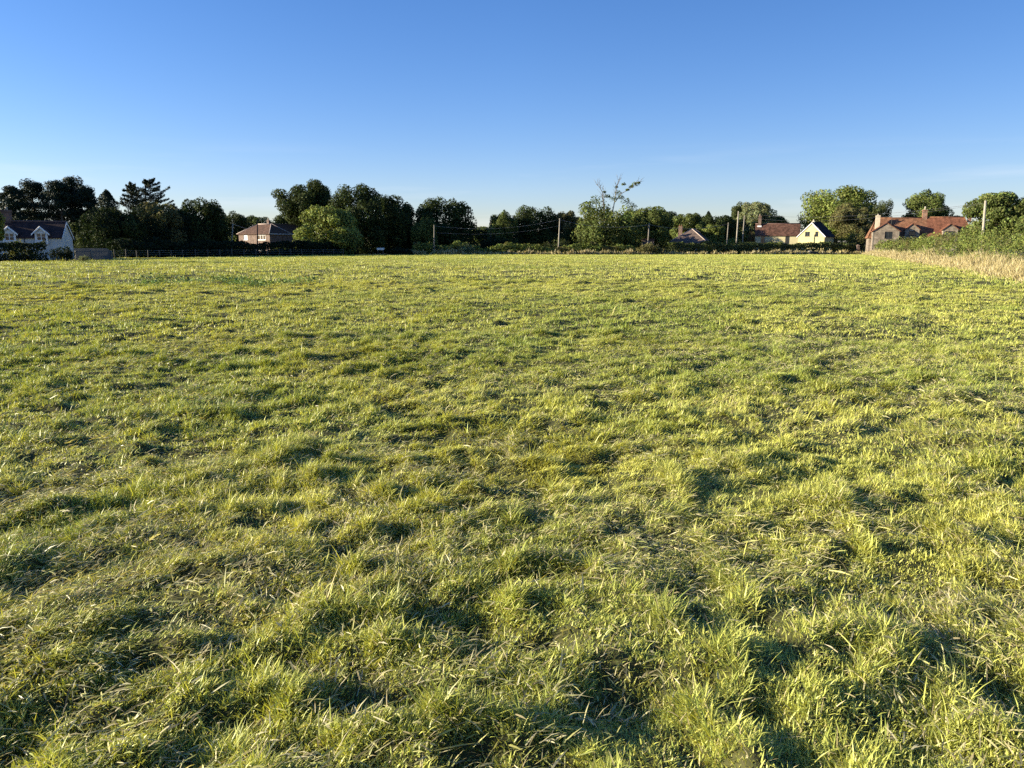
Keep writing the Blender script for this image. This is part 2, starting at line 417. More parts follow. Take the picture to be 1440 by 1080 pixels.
# loose mown clippings lying every way on top of the sward
def clippings(rng, n, r0, r1, w, L):
    r = np.sqrt(rng.random(n) * (r1 * r1 - r0 * r0) + r0 * r0); th = (rng.random(n) * 2 - 1) * .74
    x, y = r * np.sin(th), r * np.cos(th)
    k = in_field(x, y) & (rng.random(n) < .45 + .55 * vnoise(x / .5, y / .5, 91) + .35 * vnoise(x / 1.8, y / 1.8, 92))
    x, y = x[k], y[k]; n = len(x)
    z = height(x, y) + .018 + rng.random(n) * .035
    phi = 0.5 + 2.0 * vnoise(x / .9, y / .9, 93) + rng.normal(0, .8, n)
    ln = L * np.exp(rng.normal(0, .35, n)); ww = w * np.exp(rng.normal(0, .3, n)) * .5
    el = rng.normal(.08, .28, n); roll = rng.normal(0, .6, n)
    d = np.column_stack([np.cos(phi) * np.cos(el), np.sin(phi) * np.cos(el), np.sin(el)])
    sd = np.column_stack([-np.sin(phi) * np.cos(roll), np.cos(phi) * np.cos(roll), np.sin(roll)])
    c0 = np.column_stack([x, y, z]); m = c0 + d * ln[:, None] * .5; m[:, 2] += ln * rng.uniform(.0, .12, n); e_ = c0 + d * ln[:, None]
    W_ = sd * ww[:, None]
    V = np.stack([c0 - W_ * .7, c0 + W_ * .7, m + W_, m - W_, e_], 1)
    pal = np.array([(.50, .45, .22), (.48, .46, .17), (.36, .38, .12), (.56, .51, .30), (.36, .30, .16)])
    c = pal[rng.integers(0, 5, n)] * np.exp(rng.normal(0, .18, (n, 1)))
    b = np.arange(n)[:, None] * 5
    return V.reshape(-1, 3).astype(np.float32), np.repeat(c[:, None, :], 5, 1).reshape(-1, 3), (b + np.array([[0, 1, 2, 3, 3, 2, 4]])).ravel(), (np.arange(n)[:, None] * 7 + np.array([[0, 4]])).ravel()
parts += [clippings(rng, 80000, 1.5, 6, .0044, .05), clippings(rng, 90000, 6, 14, .0055, .055), clippings(rng, 90000, 14, 34, .007, .06)]
V, C, I, ST = merge(parts)
gr = link('grass', np_mesh('grass', V, ST, I, C), M['grass'])
tag(gr, 'roughly mown yellow green pasture grass covering the whole field', 'grass', kind='stuff')
del parts, V, C, I, ST

# tall dry grass: stems along a band, one mesh
def stems(rng, pts, width, n, hgt, cols, bias=None, wscale=0.0011, lean=0.22, grad=None):
    pts = np.array(pts, float)
    seg = np.diff(pts, axis=0); sl = np.hypot(seg[:, 0], seg[:, 1])
    cum = np.concatenate([[0], np.cumsum(sl)])
    fine = np.linspace(0, cum[-1], 400)
    fx, fy = np.interp(fine, cum, pts[:, 0]), np.interp(fine, cum, pts[:, 1])
    wgt = 1 / np.hypot(fx, fy)
    cdf = np.cumsum(wgt); cdf /= cdf[-1]
    s = np.interp(rng.random(n), cdf, fine)
    x0, y0 = np.interp(s, cum, pts[:, 0]), np.interp(s, cum, pts[:, 1])
    k = np.clip(np.searchsorted(cum, s) - 1, 0, len(sl) - 1)
    nx, ny = seg[k, 1] / sl[k], -seg[k, 0] / sl[k]
    off = (rng.random(n) - .5) * width + 0.35 * vnoise(s / 1.7, s * 0, 41)
    x, y = x0 + nx * off, y0 + ny * off
    den = vnoise(x / 1.1, y / 1.1, 42) + 0.6 * vnoise(x / 3.1, y / 3.1, 43)
    keep = rng.random(n) < ((bias if bias is not None else 0.85) + 0.5 * den)
    x, y, den = x[keep], y[keep], den[keep]
    n = len(x)
    d = np.hypot(x, y)
    off = off[keep]
    fr = np.clip(off / width + .5, 0, 1)
    ln = hgt * (0.75 + 0.3 * den).clip(.35, 1.3) * np.exp(rng.normal(0, .2, n))
    if grad: ln = ln * (grad + (1 - grad) * fr ** .7) * (1 + .25 * vnoise(x / 2.5, y / 2.5, 44))
    ww = np.maximum(d * wscale, 0.004) * 0.5
    phi = rng.random(n) * 2 * np.pi
    a = np.abs(rng.normal(0, lean, n)); a2 = a + rng.random(n) * 0.5
    dx, dy = np.cos(phi), np.sin(phi)
    q = rng.random(n) * 2 * np.pi
    wx, wy = np.cos(q) * ww, np.sin(q) * ww
    V = np.empty((n, 5, 3), np.float32)
    z0 = -0.05
    mx_, my_, mz = x + dx * np.sin(a) * ln * .55, y + dy * np.sin(a) * ln * .55, z0 + np.cos(a) * ln * .55
    tx, ty, tz = mx_ + dx * np.sin(a2) * ln * .45, my_ + dy * np.sin(a2) * ln * .45, mz + np.cos(a2) * ln * .45
    V[:, 0] = np.column_stack([x - wx, y - wy, np.full(n, z0)]); V[:, 1] = np.column_stack([x + wx, y + wy, np.full(n, z0)])
    V[:, 2] = np.column_stack([mx_ + wx * 1.1, my_ + wy * 1.1, mz]); V[:, 3] = np.column_stack([mx_ - wx * 1.1, my_ - wy * 1.1, mz])
    V[:, 4] = np.column_stack([tx, ty, tz])
    cols = np.array(cols); ci = rng.integers(0, len(cols), n)
    c = cols[ci] * np.exp(rng.normal(0, .15, (n, 1)))
    C = np.repeat(c[:, None, :], 5, 1)
    b = np.arange(n)[:, None] * 5
    I = (b + np.array([[0, 1, 2, 3, 3, 2, 4]])).ravel()
    ST = (np.arange(n)[:, None] * 7 + np.array([[0, 4]])).ravel()
    return V.reshape(-1, 3), C.reshape(-1, 3), I, ST
STRAW = [(0.50, 0.42, 0.20), (0.54, 0.46, 0.25), (0.42, 0.34, 0.16), (0.38, 0.33, 0.14), (0.58, 0.51, 0.31)]
rng = np.random.default_rng(5)
RM = [(8.2, 10), (11.9, 20), (17.9, 35 - 14), (24.6, 36), (34.6, 60), (50.9, 100), (64, 133), (77.5, 166)]
RM = [(12.3, 5), (14.4, 10), (18.5, 20), (24.9, 36), (34.9, 60), (51.3, 100), (64.6, 133), (77.6, 165)]
p1 = stems(rng, [(x + .75, y) for x, y in RM], 2.6, 150000, 1.12, STRAW, 0.9, .0006, .38, .3)
p2 = stems(rng, [(x - .55, y) for x, y in RM], 2.0, 26000, 0.34, STRAW + [(0.26, 0.30, 0.06)] * 5, 0.45, .0008, .5, .4)
V, C, I, ST = merge([p1, p2])
tag(link('dry_grass', np_mesh('dry_grass', V, ST, I, C), M['straw']), 'tall tan dry grass margin at the foot of the right hand hedge', 'dry grass', kind='stuff')
FH = [(at(px, 357, Y).x, Y - 2.2) for px, Y in ((585, 151), (700, 152), (800, 153), (905, 155), (1010, 158), (1110, 161), (1205, 166))]
V, C, I, ST = stems(rng, FH, 1.4, 9000, 0.95, STRAW + [(0.16, 0.15, 0.06)] * 2, 0.40, 0.0009)
tag(link('dry_grass', np_mesh('dry_grass', V, ST, I, C), M['straw']), 'broken fringe of tan dry grass below the long far hedge', 'dry grass', kind='stuff')

# ------------------------------------------------------------------ foliage
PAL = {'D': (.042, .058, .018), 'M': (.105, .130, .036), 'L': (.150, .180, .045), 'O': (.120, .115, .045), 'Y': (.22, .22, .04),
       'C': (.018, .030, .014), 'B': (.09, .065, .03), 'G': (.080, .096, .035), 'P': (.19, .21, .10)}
def cards(rng, pos, nrm, size, colour, aspect=0.62, colvar=0.22, tilt=0.75):
    """leaf-sized rhombic faces at pos, facing roughly nrm"""
    n = len(pos)
    nr_ = nrm + rng.normal(0, tilt, (n, 3))
    nr_ /= np.linalg.norm(nr_, axis=1, keepdims=True) + 1e-9
    ref = rng.normal(0, 1, (n, 3))
    t = np.cross(nr_, ref); t /= np.linalg.norm(t, axis=1, keepdims=True) + 1e-9
    b = np.cross(nr_, t)
    s = (size * np.exp(rng.normal(0, .28, n)))[:, None] * 0.5
    V = np.stack([pos - t * s, pos - b * s * aspect + t * s * .1, pos + t * s, pos + b * s * aspect + t * s * .1], 1)
    c = np.asarray(colour)
    if c.ndim == 1: c = np.tile(c, (n, 1))
    c = c * np.exp(rng.normal(0, colvar, (n, 1))) * (1 + rng.normal(0, .07, (n, 3)))
    C = np.repeat(c[:, None, :], 4, 1)
    I = np.arange(n * 4); ST = np.arange(n) * 4
    return V.reshape(-1, 3), C.reshape(-1, 3).clip(0.004, 1), I, ST
def sph(rng, n):
    v = rng.normal(0, 1, (n, 3)); return v / np.linalg.norm(v, axis=1, keepdims=True)
def crown_blob(rng, rx, rz, nl, ls, colour, lobes=26, dens=1.0, loose=0.0):
    """crown of leaf clumps inside an ellipsoid of radii rx, rx, rz centred on the origin"""
    lobes = int(lobes * 1.5)
    d = sph(rng, lobes)
    lr = rng.uniform(.18, .34, lobes) * (1 - loose * .3)
    rr = (1.0 - lr) * rng.uniform(.86 - loose, 1.04 + loose, lobes)
    cen = d * (rr * (np.abs(d) ** 2.9).sum(1) ** (-1 / 2.9))[:, None]
    cen = np.vstack([cen, [[0, 0, 0]], [[0, 0, .25]], [[0, 0, -.3]]]); lr = np.concatenate([lr, [.6, .55, .6]])
    pr = lr ** 2; pr[-3:] *= .6; pr /= pr.sum()
    k = rng.choice(len(lr), nl, p=pr)
    o = sph(rng, nl)
    q = np.where(rng.random(nl) < .75, rng.uniform(.72, 1.06, nl), rng.random(nl) ** .5)
    p = cen[k] + o * (lr[k] * q)[:, None]
    lobe_tint = np.exp(rng.normal(0, .16, len(lr)))[k][:, None]
    c = np.array(colour)[None] * lobe_tint
    p = p * np.array([rx, rx, rz])
    return cards(rng, p, o + 0.4 * p / max(rx, rz), ls, c)
def tube_rings(path, radii, sides=6):
    V, Fc = [], []
    path = [Vector(p) for p in path]
    for k, p in enumerate(path):
        t = (path[min(k + 1, len(path) - 1)] - path[max(k - 1, 0)]).normalized()
        a = t.cross(Vector((0.3, 0.9, 0.12))).normalized(); b = t.cross(a)
        for q in range(sides):
            w = 2 * math.pi * q / sides
            V.append(p + (a * math.cos(w) + b * math.sin(w)) * radii[k])
    for k in range(len(path) - 1):
        for q in range(sides):
            q2 = (q + 1) % sides
            Fc.append((k * sides + q, k * sides + q2, (k + 1) * sides + q2, (k + 1) * sides + q))
    Fc.append(tuple(range(sides))[::-1]); Fc.append(tuple(range((len(path) - 1) * sides, len(path) * sides)))
    return V, Fc
class MB:
    def __init__(s): s.v, s.f = [], []
    def add(s, V, Fc):
        o = len(s.v); s.v += [tuple(p) for p in V]; s.f += [tuple(i + o for i in q) for q in Fc]; return s
    def tube(s, path, radii, sides=6): return s.add(*tube_rings(path, radii, sides))
    def hexa(s, P):           # 8 points: bottom ring then top ring
        return s.add(P, [(3, 2, 1, 0), (4, 5, 6, 7), (0, 1, 5, 4), (1, 2, 6, 5), (2, 3, 7, 6), (3, 0, 4, 7)])
    def box(s, x0, x1, y0, y1, z0, z1):
        return s.hexa([(x0, y0, z0), (x1, y0, z0), (x1, y1, z0), (x0, y1, z0), (x0, y0, z1), (x1, y0, z1), (x1, y1, z1), (x0, y1, z1)])
    def build(s, name, mat, parent=None, bevel=0.0, smooth=False):
        me = bpy.data.meshes.new(name)
        me.from_pydata(s.v, [], s.f)
        if smooth: me.polygons.foreach_set('use_smooth', [True] * len(me.polygons))
        me.update()
        o = link(name, me, mat, parent)
        if bevel:
            b = o.modifiers.new('bevel', 'BEVEL'); b.width = bevel; b.segments = 2
        return o
rnd = random.Random(3)
def trunk(mb, base_r, h, targets, lean=(0, 0)):
    top = Vector((lean[0], lean[1], h))
    mid = Vector((lean[0] * .4 + rnd.uniform(-.1, .1), lean[1] * .4, h * .5))
    mb.tube([(0, 0, -.3), (0, 0, .25), mid, top], [base_r * 1.45, base_r, base_r * .78, base_r * .45], 8)
    for tg in targets:
        t0 = Vector((0, 0, 0)).lerp(top, rnd.uniform(.55, .98)) if lean == (0, 0) else mid.lerp(top, rnd.uniform(.2, .95))
        tg = Vector(tg)
        m = t0.lerp(tg, .5) + Vector((rnd.uniform(-.3, .3), rnd.uniform(-.3, .3), rnd.uniform(.0, .5)))
        r = base_r * rnd.uniform(.3, .45)
        mb.tube([t0, m, tg], [r, r * .65, r * .2], 5)
def tree(name, label, cat, px, top, wpx, Y, bot, hue, lobes=26, leaf=None, loose=0.0, dens=1.0, seed=None, group=None, round_=1.0):
    rg = np.random.default_rng(int(px * 7 + top * 13 + Y))
    b = at(px, 347, Y); base = Vector((b.x, Y, -0.05))
    zt, zb = gz(top, Y), gz(bot, Y)
    if zb < 1.2: zb = -.22 * zt            # crowns that sweep the ground
    rx, rz = wpx * 1.1 / ppm(Y) / 2, (zt - zb) / 2
    t = tag(empty(name, base), label, cat, group)
    zc = (zt + zb) / 2 + 0.05
    ls = leaf or min(.46, max(.22, .12 + rx * .04))
    area = 4 * math.pi * ((rx * rx + 2 * rx * rz) / 3)
    nl = int(min(30000, max(1500, area * 9.5 / (ls * ls * .62) * .55 * dens)))
    v, c, i_, s_ = crown_blob(rg, rx / 1.03, rz / 1.03, nl, ls, PAL[hue], lobes, dens, loose)
    v = v + np.array([0, 0, zc])
    ok = np.repeat(v.reshape(-1, 4, 3)[:, :, 2].min(1) > .1, 4)
    v, c = v[ok], c[ok]
    i_, s_ = np.arange(len(v)), np.arange(len(v) // 4) * 4
    link('crown', np_mesh('crown', v, s_, i_, c), M['leaf'], t)
    mb = MB()
    tg = [(math.cos(a) * rx * .55, math.sin(a) * rx * .55, zc + rz * rnd.uniform(-.3, .55)) for a in [k * 1.05 + rnd.random() for k in range(6)]]
    trunk(mb, max(.09, rx * .075), zc + rz * .3, tg)
    mb.build('trunk', M['bark'], t, smooth=True)
    return t
def bush(name, label, cat, px, top, wpx, Y, hue, dy=None, leaf=.24, dens=1.0, group=None):
    rg = np.random.default_rng(int(px * 5 + top * 17 + Y))
    b = at(px, 347, Y); zt = gz(top, Y); rx = wpx / ppm(Y) / 2
    n = int(min(9000, max(700, (rx * zt * 6 + rx * rx * 3) * 26 * dens * (.24 / leaf) ** 2)))
    lobes = 18
    cen = np.column_stack([rg.uniform(-.72, .72, lobes), rg.uniform(-.7, .7, lobes), rg.uniform(.25, .8, lobes)])
    cen[:, 2] *= (1 - .45 * np.abs(cen[:, 0]))
    lr = rg.uniform(.2, .34, lobes)
    k = rg.choice(lobes, n)
    o = sph(rg, n)
    p = cen[k] + o * (lr[k] * rg.uniform(.6, 1.08, n))[:, None]
    fill = rg.random(n) < .3
    p[fill] = np.column_stack([rg.uniform(-.8, .8, fill.sum()), rg.uniform(-.7, .7, fill.sum()), rg.uniform(0, .6, fill.sum())])
    p[:, 2] = np.abs(p[:, 2])
    ry = (dy or min(wpx / ppm(Y), 4.0) * .45)
    p = p * np.array([rx, ry, zt])
    v, c, i_, s_ = cards(rg, p, o, leaf, np.array(PAL[hue])[None] * np.exp(rg.normal(0, .15, lobes))[k][:, None])
    t = tag(empty(name, (b.x, Y, 0)), label, cat, group)
    link('foliage', np_mesh('foliage', v, s_, i_, c), M['leaf'], t)
    mb = MB()
    for q in range(7):
        a = q * .9
        mb.tube([(math.cos(a) * .15 * rx, math.sin(a) * .15 * ry, -.1), (math.cos(a) * .35 * rx, math.sin(a) * .35 * ry, zt * .4), (math.cos(a) * .55 * rx, math.sin(a) * .5 * ry, zt * .72)], [.05, .035, .012], 5)
    mb.build('stem', M['bark'], t, smooth=True)
    return t
def hedge(name, label, pts, width, hfun, hue, seed, lsk=.0019, lmin=.07, lmax=.3, dens=1.0, rough=.2, mix=None, cat='hedge'):
    """a hedge grown along a polyline of ground points"""
    rg = np.random.default_rng(seed)
    pts = np.array(pts, float)
    seg = np.diff(pts, axis=0); sl = np.hypot(seg[:, 0], seg[:, 1]); cum = np.concatenate([[0], np.cumsum(sl)])
    fine = np.linspace(0, cum[-1], 600)
    fx, fy = np.interp(fine, cum, pts[:, 0]), np.interp(fine, cum, pts[:, 1])
    ls = np.clip(np.hypot(fx, fy) * lsk, lmin, lmax)
    hz = hfun(fine)
    per = 2 * hz + width
    dn = per * 3.2 * dens / (ls * ls * .62)
    step = fine[1] - fine[0]
    n = int(min(120000, dn.sum() * step))
    cdf = np.cumsum(dn); cdf /= cdf[-1]
    s = np.interp(rg.random(n), cdf, fine)
    h = np.interp(s, fine, hz) * (1 + .08 * vnoise(s / 1.4, s * 0 + 3, 51) + .05 * vnoise(s / .5, s * 0 + 3, 52))
    k = np.clip(np.searchsorted(cum, s) - 1, 0, len(sl) - 1)
    tx, ty = seg[k, 0] / sl[k], seg[k, 1] / sl[k]
    nx, ny = ty, -tx
    # cross-section: superellipse around (0, h/2), lumpy
    th = rg.random(n) * 2 * np.pi
    ca, sa = np.cos(th), np.sin(th)
    q = np.where(rg.random(n) < .7, 1 + rg.normal(0, .05, n), rg.random(n) ** .5)
    e = .62
    u = np.sign(ca) * np.abs(ca) ** e * width / 2 * q
    w = np.sign(sa) * np.abs(sa) ** e * .5 * q
    lump = 1 + rough * (vnoise(s / 1.1, w * h / 0.8 + 9 * (u > 0), 53) + .6 * vnoise(s / .45, w * h / .4 + 9 * (u > 0), 54))
    u = u * lump
    zz = (w + .5) * h * np.where(w > .3, 1 + .10 * rough * 5 * vnoise(s / .7, u / .7, 55), 1)
    x0, y0 = np.interp(s, cum, pts[:, 0]), np.interp(s, cum, pts[:, 1])
    P = np.column_stack([x0 + nx * u, y0 + ny * u, np.abs(zz)])
    N = np.column_stack([nx * ca, ny * ca, sa])
    c = np.tile(np.array(PAL[hue]), (n, 1))
    if mix:
        mm = sstep(0.05, .5, vnoise(s / 2.3, zz / 1.2, 56))[:, None]
        c = c * (1 - mm) + np.array(PAL[mix]) * mm
    v, cc, i_, s_ = cards(rg, P, N, np.interp(s, fine, ls), c)
    # sprays standing out of the top
    o = link(name, np_mesh(name, v, s_, i_, cc), M['leaf'])
    return tag(o, label, cat)

# ------------------------------------------------------------------ building kit
def prism_wall(mb, P, outer, holes=(), thick=0.18, reveal=True):
    """wall in plane P(s,z,n); outer polygon and rectangular holes in (s,z); n is outward"""
    loops = [[Vector((a, b, 0)) for a, b in outer]] + [[Vector((a, b, 0)) for a, b in ((h[0], h[2]), (h[0], h[3]), (h[1], h[3]), (h[1], h[2]))] for h in holes]
    flat = [p for l_ in loops for p in l_]
    tr = tessellate_polygon(loops)
    o = len(mb.v)
    mb.v += [tuple(P(p.x, p.y, 0)) for p in flat]
    mb.f += [tuple(i + o for i in t) for t in tr]
    for h in holes:
        a, b, c, d = h
        ring = [(a, c), (b, c), (b, d), (a, d)]
        for k in range(4):
            p, q = ring[k], ring[(k + 1) % 4]
            mb.add([P(*p, 0), P(*q, 0), P(*q, -thick), P(*p, -thick)], [(0, 1, 2, 3)])
def plane(O, ds, dn):
    O, ds, dn = Vector(O), Vector(ds), Vector(dn)
    return lambda s, z, n: O + ds * s + Vector((0, 0, z)) + dn * n
def pbox(mb, P, s0, s1, z0, z1, n0, n1):
    mb.hexa([P(s0, z0, n1), P(s1, z0, n1), P(s1, z0, n0), P(s0, z0, n0), P(s0, z1, n1), P(s1, z1, n1), P(s1, z1, n0), P(s0, z1, n0)])
def window(house, P, h, frame='whitepaint', lights=2, bars=0, sill=True, inset=.09, pane='glass', fw=.07, name='window'):
    a, b, c, d = h
    mb = MB()
    pbox(mb, P, a, b, c, c + fw, -inset - .05, -inset); pbox(mb, P, a, b, d - fw, d, -inset - .05, -inset)
    pbox(mb, P, a, a + fw, c + fw, d - fw, -inset - .05, -inset); pbox(mb, P, b - fw, b, c + fw, d - fw, -inset - .05, -inset)
    for k in range(1, lights):
        m = a + (b - a) * k / lights
        pbox(mb, P, m - fw * .5, m + fw * .5, c + fw, d - fw, -inset - .048, -inset + .003)
    for k in range(1, bars + 1):
        m = c + (d - c) * k / (bars + 1)
        pbox(mb, P, a + fw, b - fw, m - .02, m + .02, -inset - .046, -inset - .004)
    w = mb.build(name, M[frame], house)
    g_ = MB(); g_.add([P(a + fw * .5, c + fw * .5, -inset - .03), P(b - fw * .5, c + fw * .5, -inset - .03), P(b - fw * .5, d - fw * .5, -inset - .03), P(a + fw * .5, d - fw * .5, -inset - .03)], [(0, 1, 2, 3)])
    g_.build('pane', M[pane], w)
    if sill:
        s_ = MB(); pbox(s_, P, a - .06, b + .06, c - .07, c - .002, -.03, .07); s_.build('sill', M[frame], w)
    return w
def gable_roof(house, L, D, he, hr, ov=.25, vx=.2, mat='darktile', t=.12, ridge='ridgedark', x0=0, name='roof'):
    sl = (hr - he) / (D / 2)
    mb = MB()
    for s in (0, 1):
        ye, yr = (-ov, D / 2) if s == 0 else (D + ov, D / 2)
        ze, zr = he - ov * sl, hr
        P = [(x0 - vx, ye, ze), (x0 + L + vx, ye, ze), (x0 + L + vx, yr, zr), (x0 - vx, yr, zr)]
        mb.hexa(P + [(x, y, z + t) for x, y, z in P])
    r = mb.build(name, M[mat], house)
    rb = MB(); rb.tube([(x0 - vx - .02, D / 2, hr + t), (x0 + L + vx + .02, D / 2, hr + t)], [.11, .11], 8)
    rb.build('ridge', M[ridge], r, smooth=True)
    return r
def hip_roof(house, x0, x1, y0, y1, he, hr, r0, r1, along='x', mat='browntile', ridge='ridge', name='roof', over=.3, hips=True):
    """solid hipped roof; the ridge runs from r0 to r1 along x or y"""
    a0, a1, b0, b1 = x0 - over, x1 + over, y0 - over, y1 + over
    if along == 'x': Ra, Rb = ((r0, (y0 + y1) / 2, hr), (r1, (y0 + y1) / 2, hr))
    else: Ra, Rb = (((x0 + x1) / 2, r0, hr), ((x0 + x1) / 2, r1, hr))
    V = [(a0, b0, he), (a1, b0, he), (a1, b1, he), (a0, b1, he), Ra, Rb]
    if along == 'x': Fc = [(0, 1, 5, 4), (1, 2, 5), (2, 3, 4, 5), (3, 0, 4)]
    else: Fc = [(0, 1, 4), (1, 2, 5, 4), (2, 3, 5), (3, 0, 4, 5)]
    Vd = [(x, y, z - .12) for x, y, z in V[:4]]
    mb = MB(); mb.add(V + Vd, Fc + [(0, 6, 7, 1), (1, 7, 8, 2), (2, 8, 9, 3), (3, 9, 6, 0), (9, 8, 7, 6)])
    r = mb.build(name, M[mat], house)
    rb = MB()
    rb.tube([Ra, Rb], [.1, .1], 8)
    if hips:
        for c in range(4):
            e = Ra if (c in (0, 3) and along == 'x') or (c in (0, 1) and along == 'y') else Rb
            rb.tube([V[c], e], [.09, .09], 8)
    rb.build('ridge', M[ridge], r, smooth=True)
    return r
def chimney(roof, x, y, z0, z1, wx=.7, wy=.6, mat='brick', pots=1, potmat='clay', poth=.45):
    mb = MB()
    mb.box(x - wx / 2, x + wx / 2, y - wy / 2, y + wy / 2, z0, z1 - .24)
    mb.box(x - wx / 2 - .06, x + wx / 2 + .06, y - wy / 2 - .06, y + wy / 2 + .06, z1 - .24, z1 - .08)
    mb.box(x - wx / 2 - .02, x + wx / 2 + .02, y - wy / 2 - .02, y + wy / 2 + .02, z1 - .08, z1)
    c = mb.build('chimney', M[mat], roof)
    for k in range(pots):
        xx = x + (k - (pots - 1) / 2) * wx / max(pots, 1)
        pb = MB(); pb.tube([(xx, y, z1), (xx, y, z1 + poth * .8), (xx, y, z1 + poth * .82), (xx, y, z1 + poth)], [.15, .12, .15, .14], 10)
        pb.build('chimney_pot', M[potmat], c, smooth=True)
    return c
def shell(house, L, D, he, hr=None, front=(), left=(), right=(), back=(), mat='whitewall', hip=False):
    mb = MB()
    pf = plane((0, 0, 0), (1, 0, 0), (0, -1, 0)); pb_ = plane((L, D, 0), (-1, 0, 0), (0, 1, 0))
    pl = plane((0, D, 0), (0, -1, 0), (-1, 0, 0)); pr = plane((L, 0, 0), (0, 1, 0), (1, 0, 0))
    rect = lambda w: [(0, -.3), (w, -.3), (w, he), (0, he)]
    gab = lambda w: rect(w) if hip else [(0, -.3), (w, -.3), (w, he), (w / 2, hr), (0, he)]
    prism_wall(mb, pf, rect(L), front); prism_wall(mb, pb_, rect(L), back)
    prism_wall(mb, pl, gab(D), left); prism_wall(mb, pr, gab(D), right)
    mb.build('wall', M[mat], house)
    return pf, pb_, pl, pr
# ------------------------------------------------------------------ buildings
# white cottage at the left edge; local x runs along the front from left to right
rz = R(18)
e = Vector((math.cos(rz), math.sin(rz), 0))
corner = Vector((gx(88, 94), 94, 0))
L1, D1, HE, HR = 16.0, 5.4, 2.75, 4.62
h = tag(empty('cottage', corner - e * L1, rz), 'white rendered cottage with plum tiled roof and gabled dormers behind a dark hedge', 'house')
dorm = [L1 - 2.15, L1 - 5.55, L1 - 8.35]
pf, pb_, pl, pr = shell(h, L1, D1, HE, HR - .02, front=[], mat='whitewall')
rf = gable_roof(h, L1, D1, HE, HR, .22, .12, 'darktile')
chimney(rf, L1 - 6.75, D1 / 2, 4.0, 6.1, 1.65, .8, 'brownbrick', 2, 'palepot', .35)
for q, dx in enumerate(dorm):
    P = plane((dx, -.30, 0), (1, 0, 0), (0, -1, 0))
    hw, z0, z1, za = .68, 1.9, 3.3, 3.95
    mb = MB()
    hole = [(-.52, .52, 2.3, 3.22)]
    prism_wall(mb, P, [(-hw, z0), (hw, z0), (hw, z1), (0, za), (-hw, z1)], hole, .12)
    for s in (-1, 1):       # cheeks running back into the roof
        mb.add([(dx + s * hw, -.30, z0), (dx + s * hw, 1.7, z0), (dx + s * hw, 1.7, z1), (dx + s * hw, -.30, z1)], [(0, 1, 2, 3)])
    d = mb.build('dormer', M['whitepaint'], h)
    window(d, P, hole[0], 'whitepaint', 2, 1, True, .06)
    rb = MB(); bb = MB()
    for s in (-1, 1):
        Pq = [(dx, -.52, za + .06), (dx + s * .98, -.52, z1 - .24), (dx + s * .98, 2.2, z1 - .24), (dx, 2.2, za + .06)]
        rb.hexa(Pq + [(x, y, z + .1) for x, y, z in Pq])
        Bq = [(dx, -.58, za - .12), (dx + s * 1.0, -.58, z1 - .36), (dx + s * 1.0, -.522, z1 - .36), (dx, -.522, za - .06)]
        bb.hexa(Bq + [(x, y, z + .2) for x, y, z in Bq])
    rb.build('dormer_roof', M['darktile'], d)
    bb.build('bargeboard', M['whitepaint'], d)
gb = MB(); gb.tube([(L1 - 4.05, -.06, .2), (L1 - 4.05, -.06, 2.6)], [.05, .05], 6); gb.build('drainpipe', M['darkframe'], h)
vb = MB()
for s in (0, 1):
    ye, yr = (-.2, D1 / 2) if s == 0 else (D1 + .2, D1 / 2)
    ze = HE - .2 * (HR - HE) / (D1 / 2)
    Pq = [(L1 + .125, ye, ze - .12), (L1 + .165, ye, ze - .12), (L1 + .165, yr, HR - .12), (L1 + .125, yr, HR - .12)]
    vb.hexa(Pq + [(x, y, z + .26) for x, y, z in Pq])
vb.build('bargeboard', M['whitepaint'], h)

# brown hipped house beyond the shaded trees: near corner at px 380
a_f = R(-122)                                   # direction the sunny front faces
n_f = Vector((math.cos(a_f), math.sin(a_f), 0))
rz = a_f + R(90)
e = Vector((math.cos(rz), math.sin(rz), 0))
corner = Vector((gx(380, 160), 160, 0))
L2, D2 = 10.0, 5.6
h = tag(empty('brown_roofed_house', corner - e * L2, rz), 'pinkish brick house with brown hipped roof between the shaded trees', 'house')
hl = [(1.6, 2.9, 3.05, 4.05), (6.1, 8.7, 3.0, 4.1), (1.6, 2.9, .7, 2.0), (6.1, 8.4, .7, 2.0)]
mb = MB()
PF = plane((0, 0, 0), (1, 0, 0), (0, -1, 0)); PR = plane((L2, 0, 0), (0, 1, 0), (1, 0, 0))
prism_wall(mb, PF, [(0, -.3), (L2, -.3), (L2, 4.35), (0, 4.35)], hl)
prism_wall(mb, PR, [(0, -.3), (12, -.3), (12, 4.35), (0, 4.35)], [(3, 4.2, 1, 2.2), (7, 8.2, 1, 2.2)])
prism_wall(mb, plane((0, D2, 0), (0, -1, 0), (-1, 0, 0)), [(0, -.3), (D2, -.3), (D2, 4.35), (0, 4.35)])
prism_wall(mb, plane((L2 - 5.6, 12, 0), (0, -1, 0), (-1, 0, 0)), [(0, -.3), (12 - D2, -.3), (12 - D2, 4.35), (0, 4.35)])
prism_wall(mb, plane((L2 - 5.6, D2, 0), (-1, 0, 0), (0, 1, 0)), [(0, -.3), (L2 - 5.6, -.3), (L2 - 5.6, 4.35), (0, 4.35)])
prism_wall(mb, plane((L2, 12, 0), (-1, 0, 0), (0, 1, 0)), [(0, -.3), (5.6, -.3), (5.6, 4.35), (0, 4.35)])
mb.build('wall', M['pinkbrick'], h)
for k, hh_ in enumerate(hl): window(h, PF, hh_, 'whitepaint', 3 if k % 2 else 2, 0, True, .05, 'curtain' if k == 0 else 'glass', .12)
for hh_ in ((3, 4.2, 1, 2.2), (7, 8.2, 1, 2.2)): window(h, PR, hh_, 'whitepaint', 2)
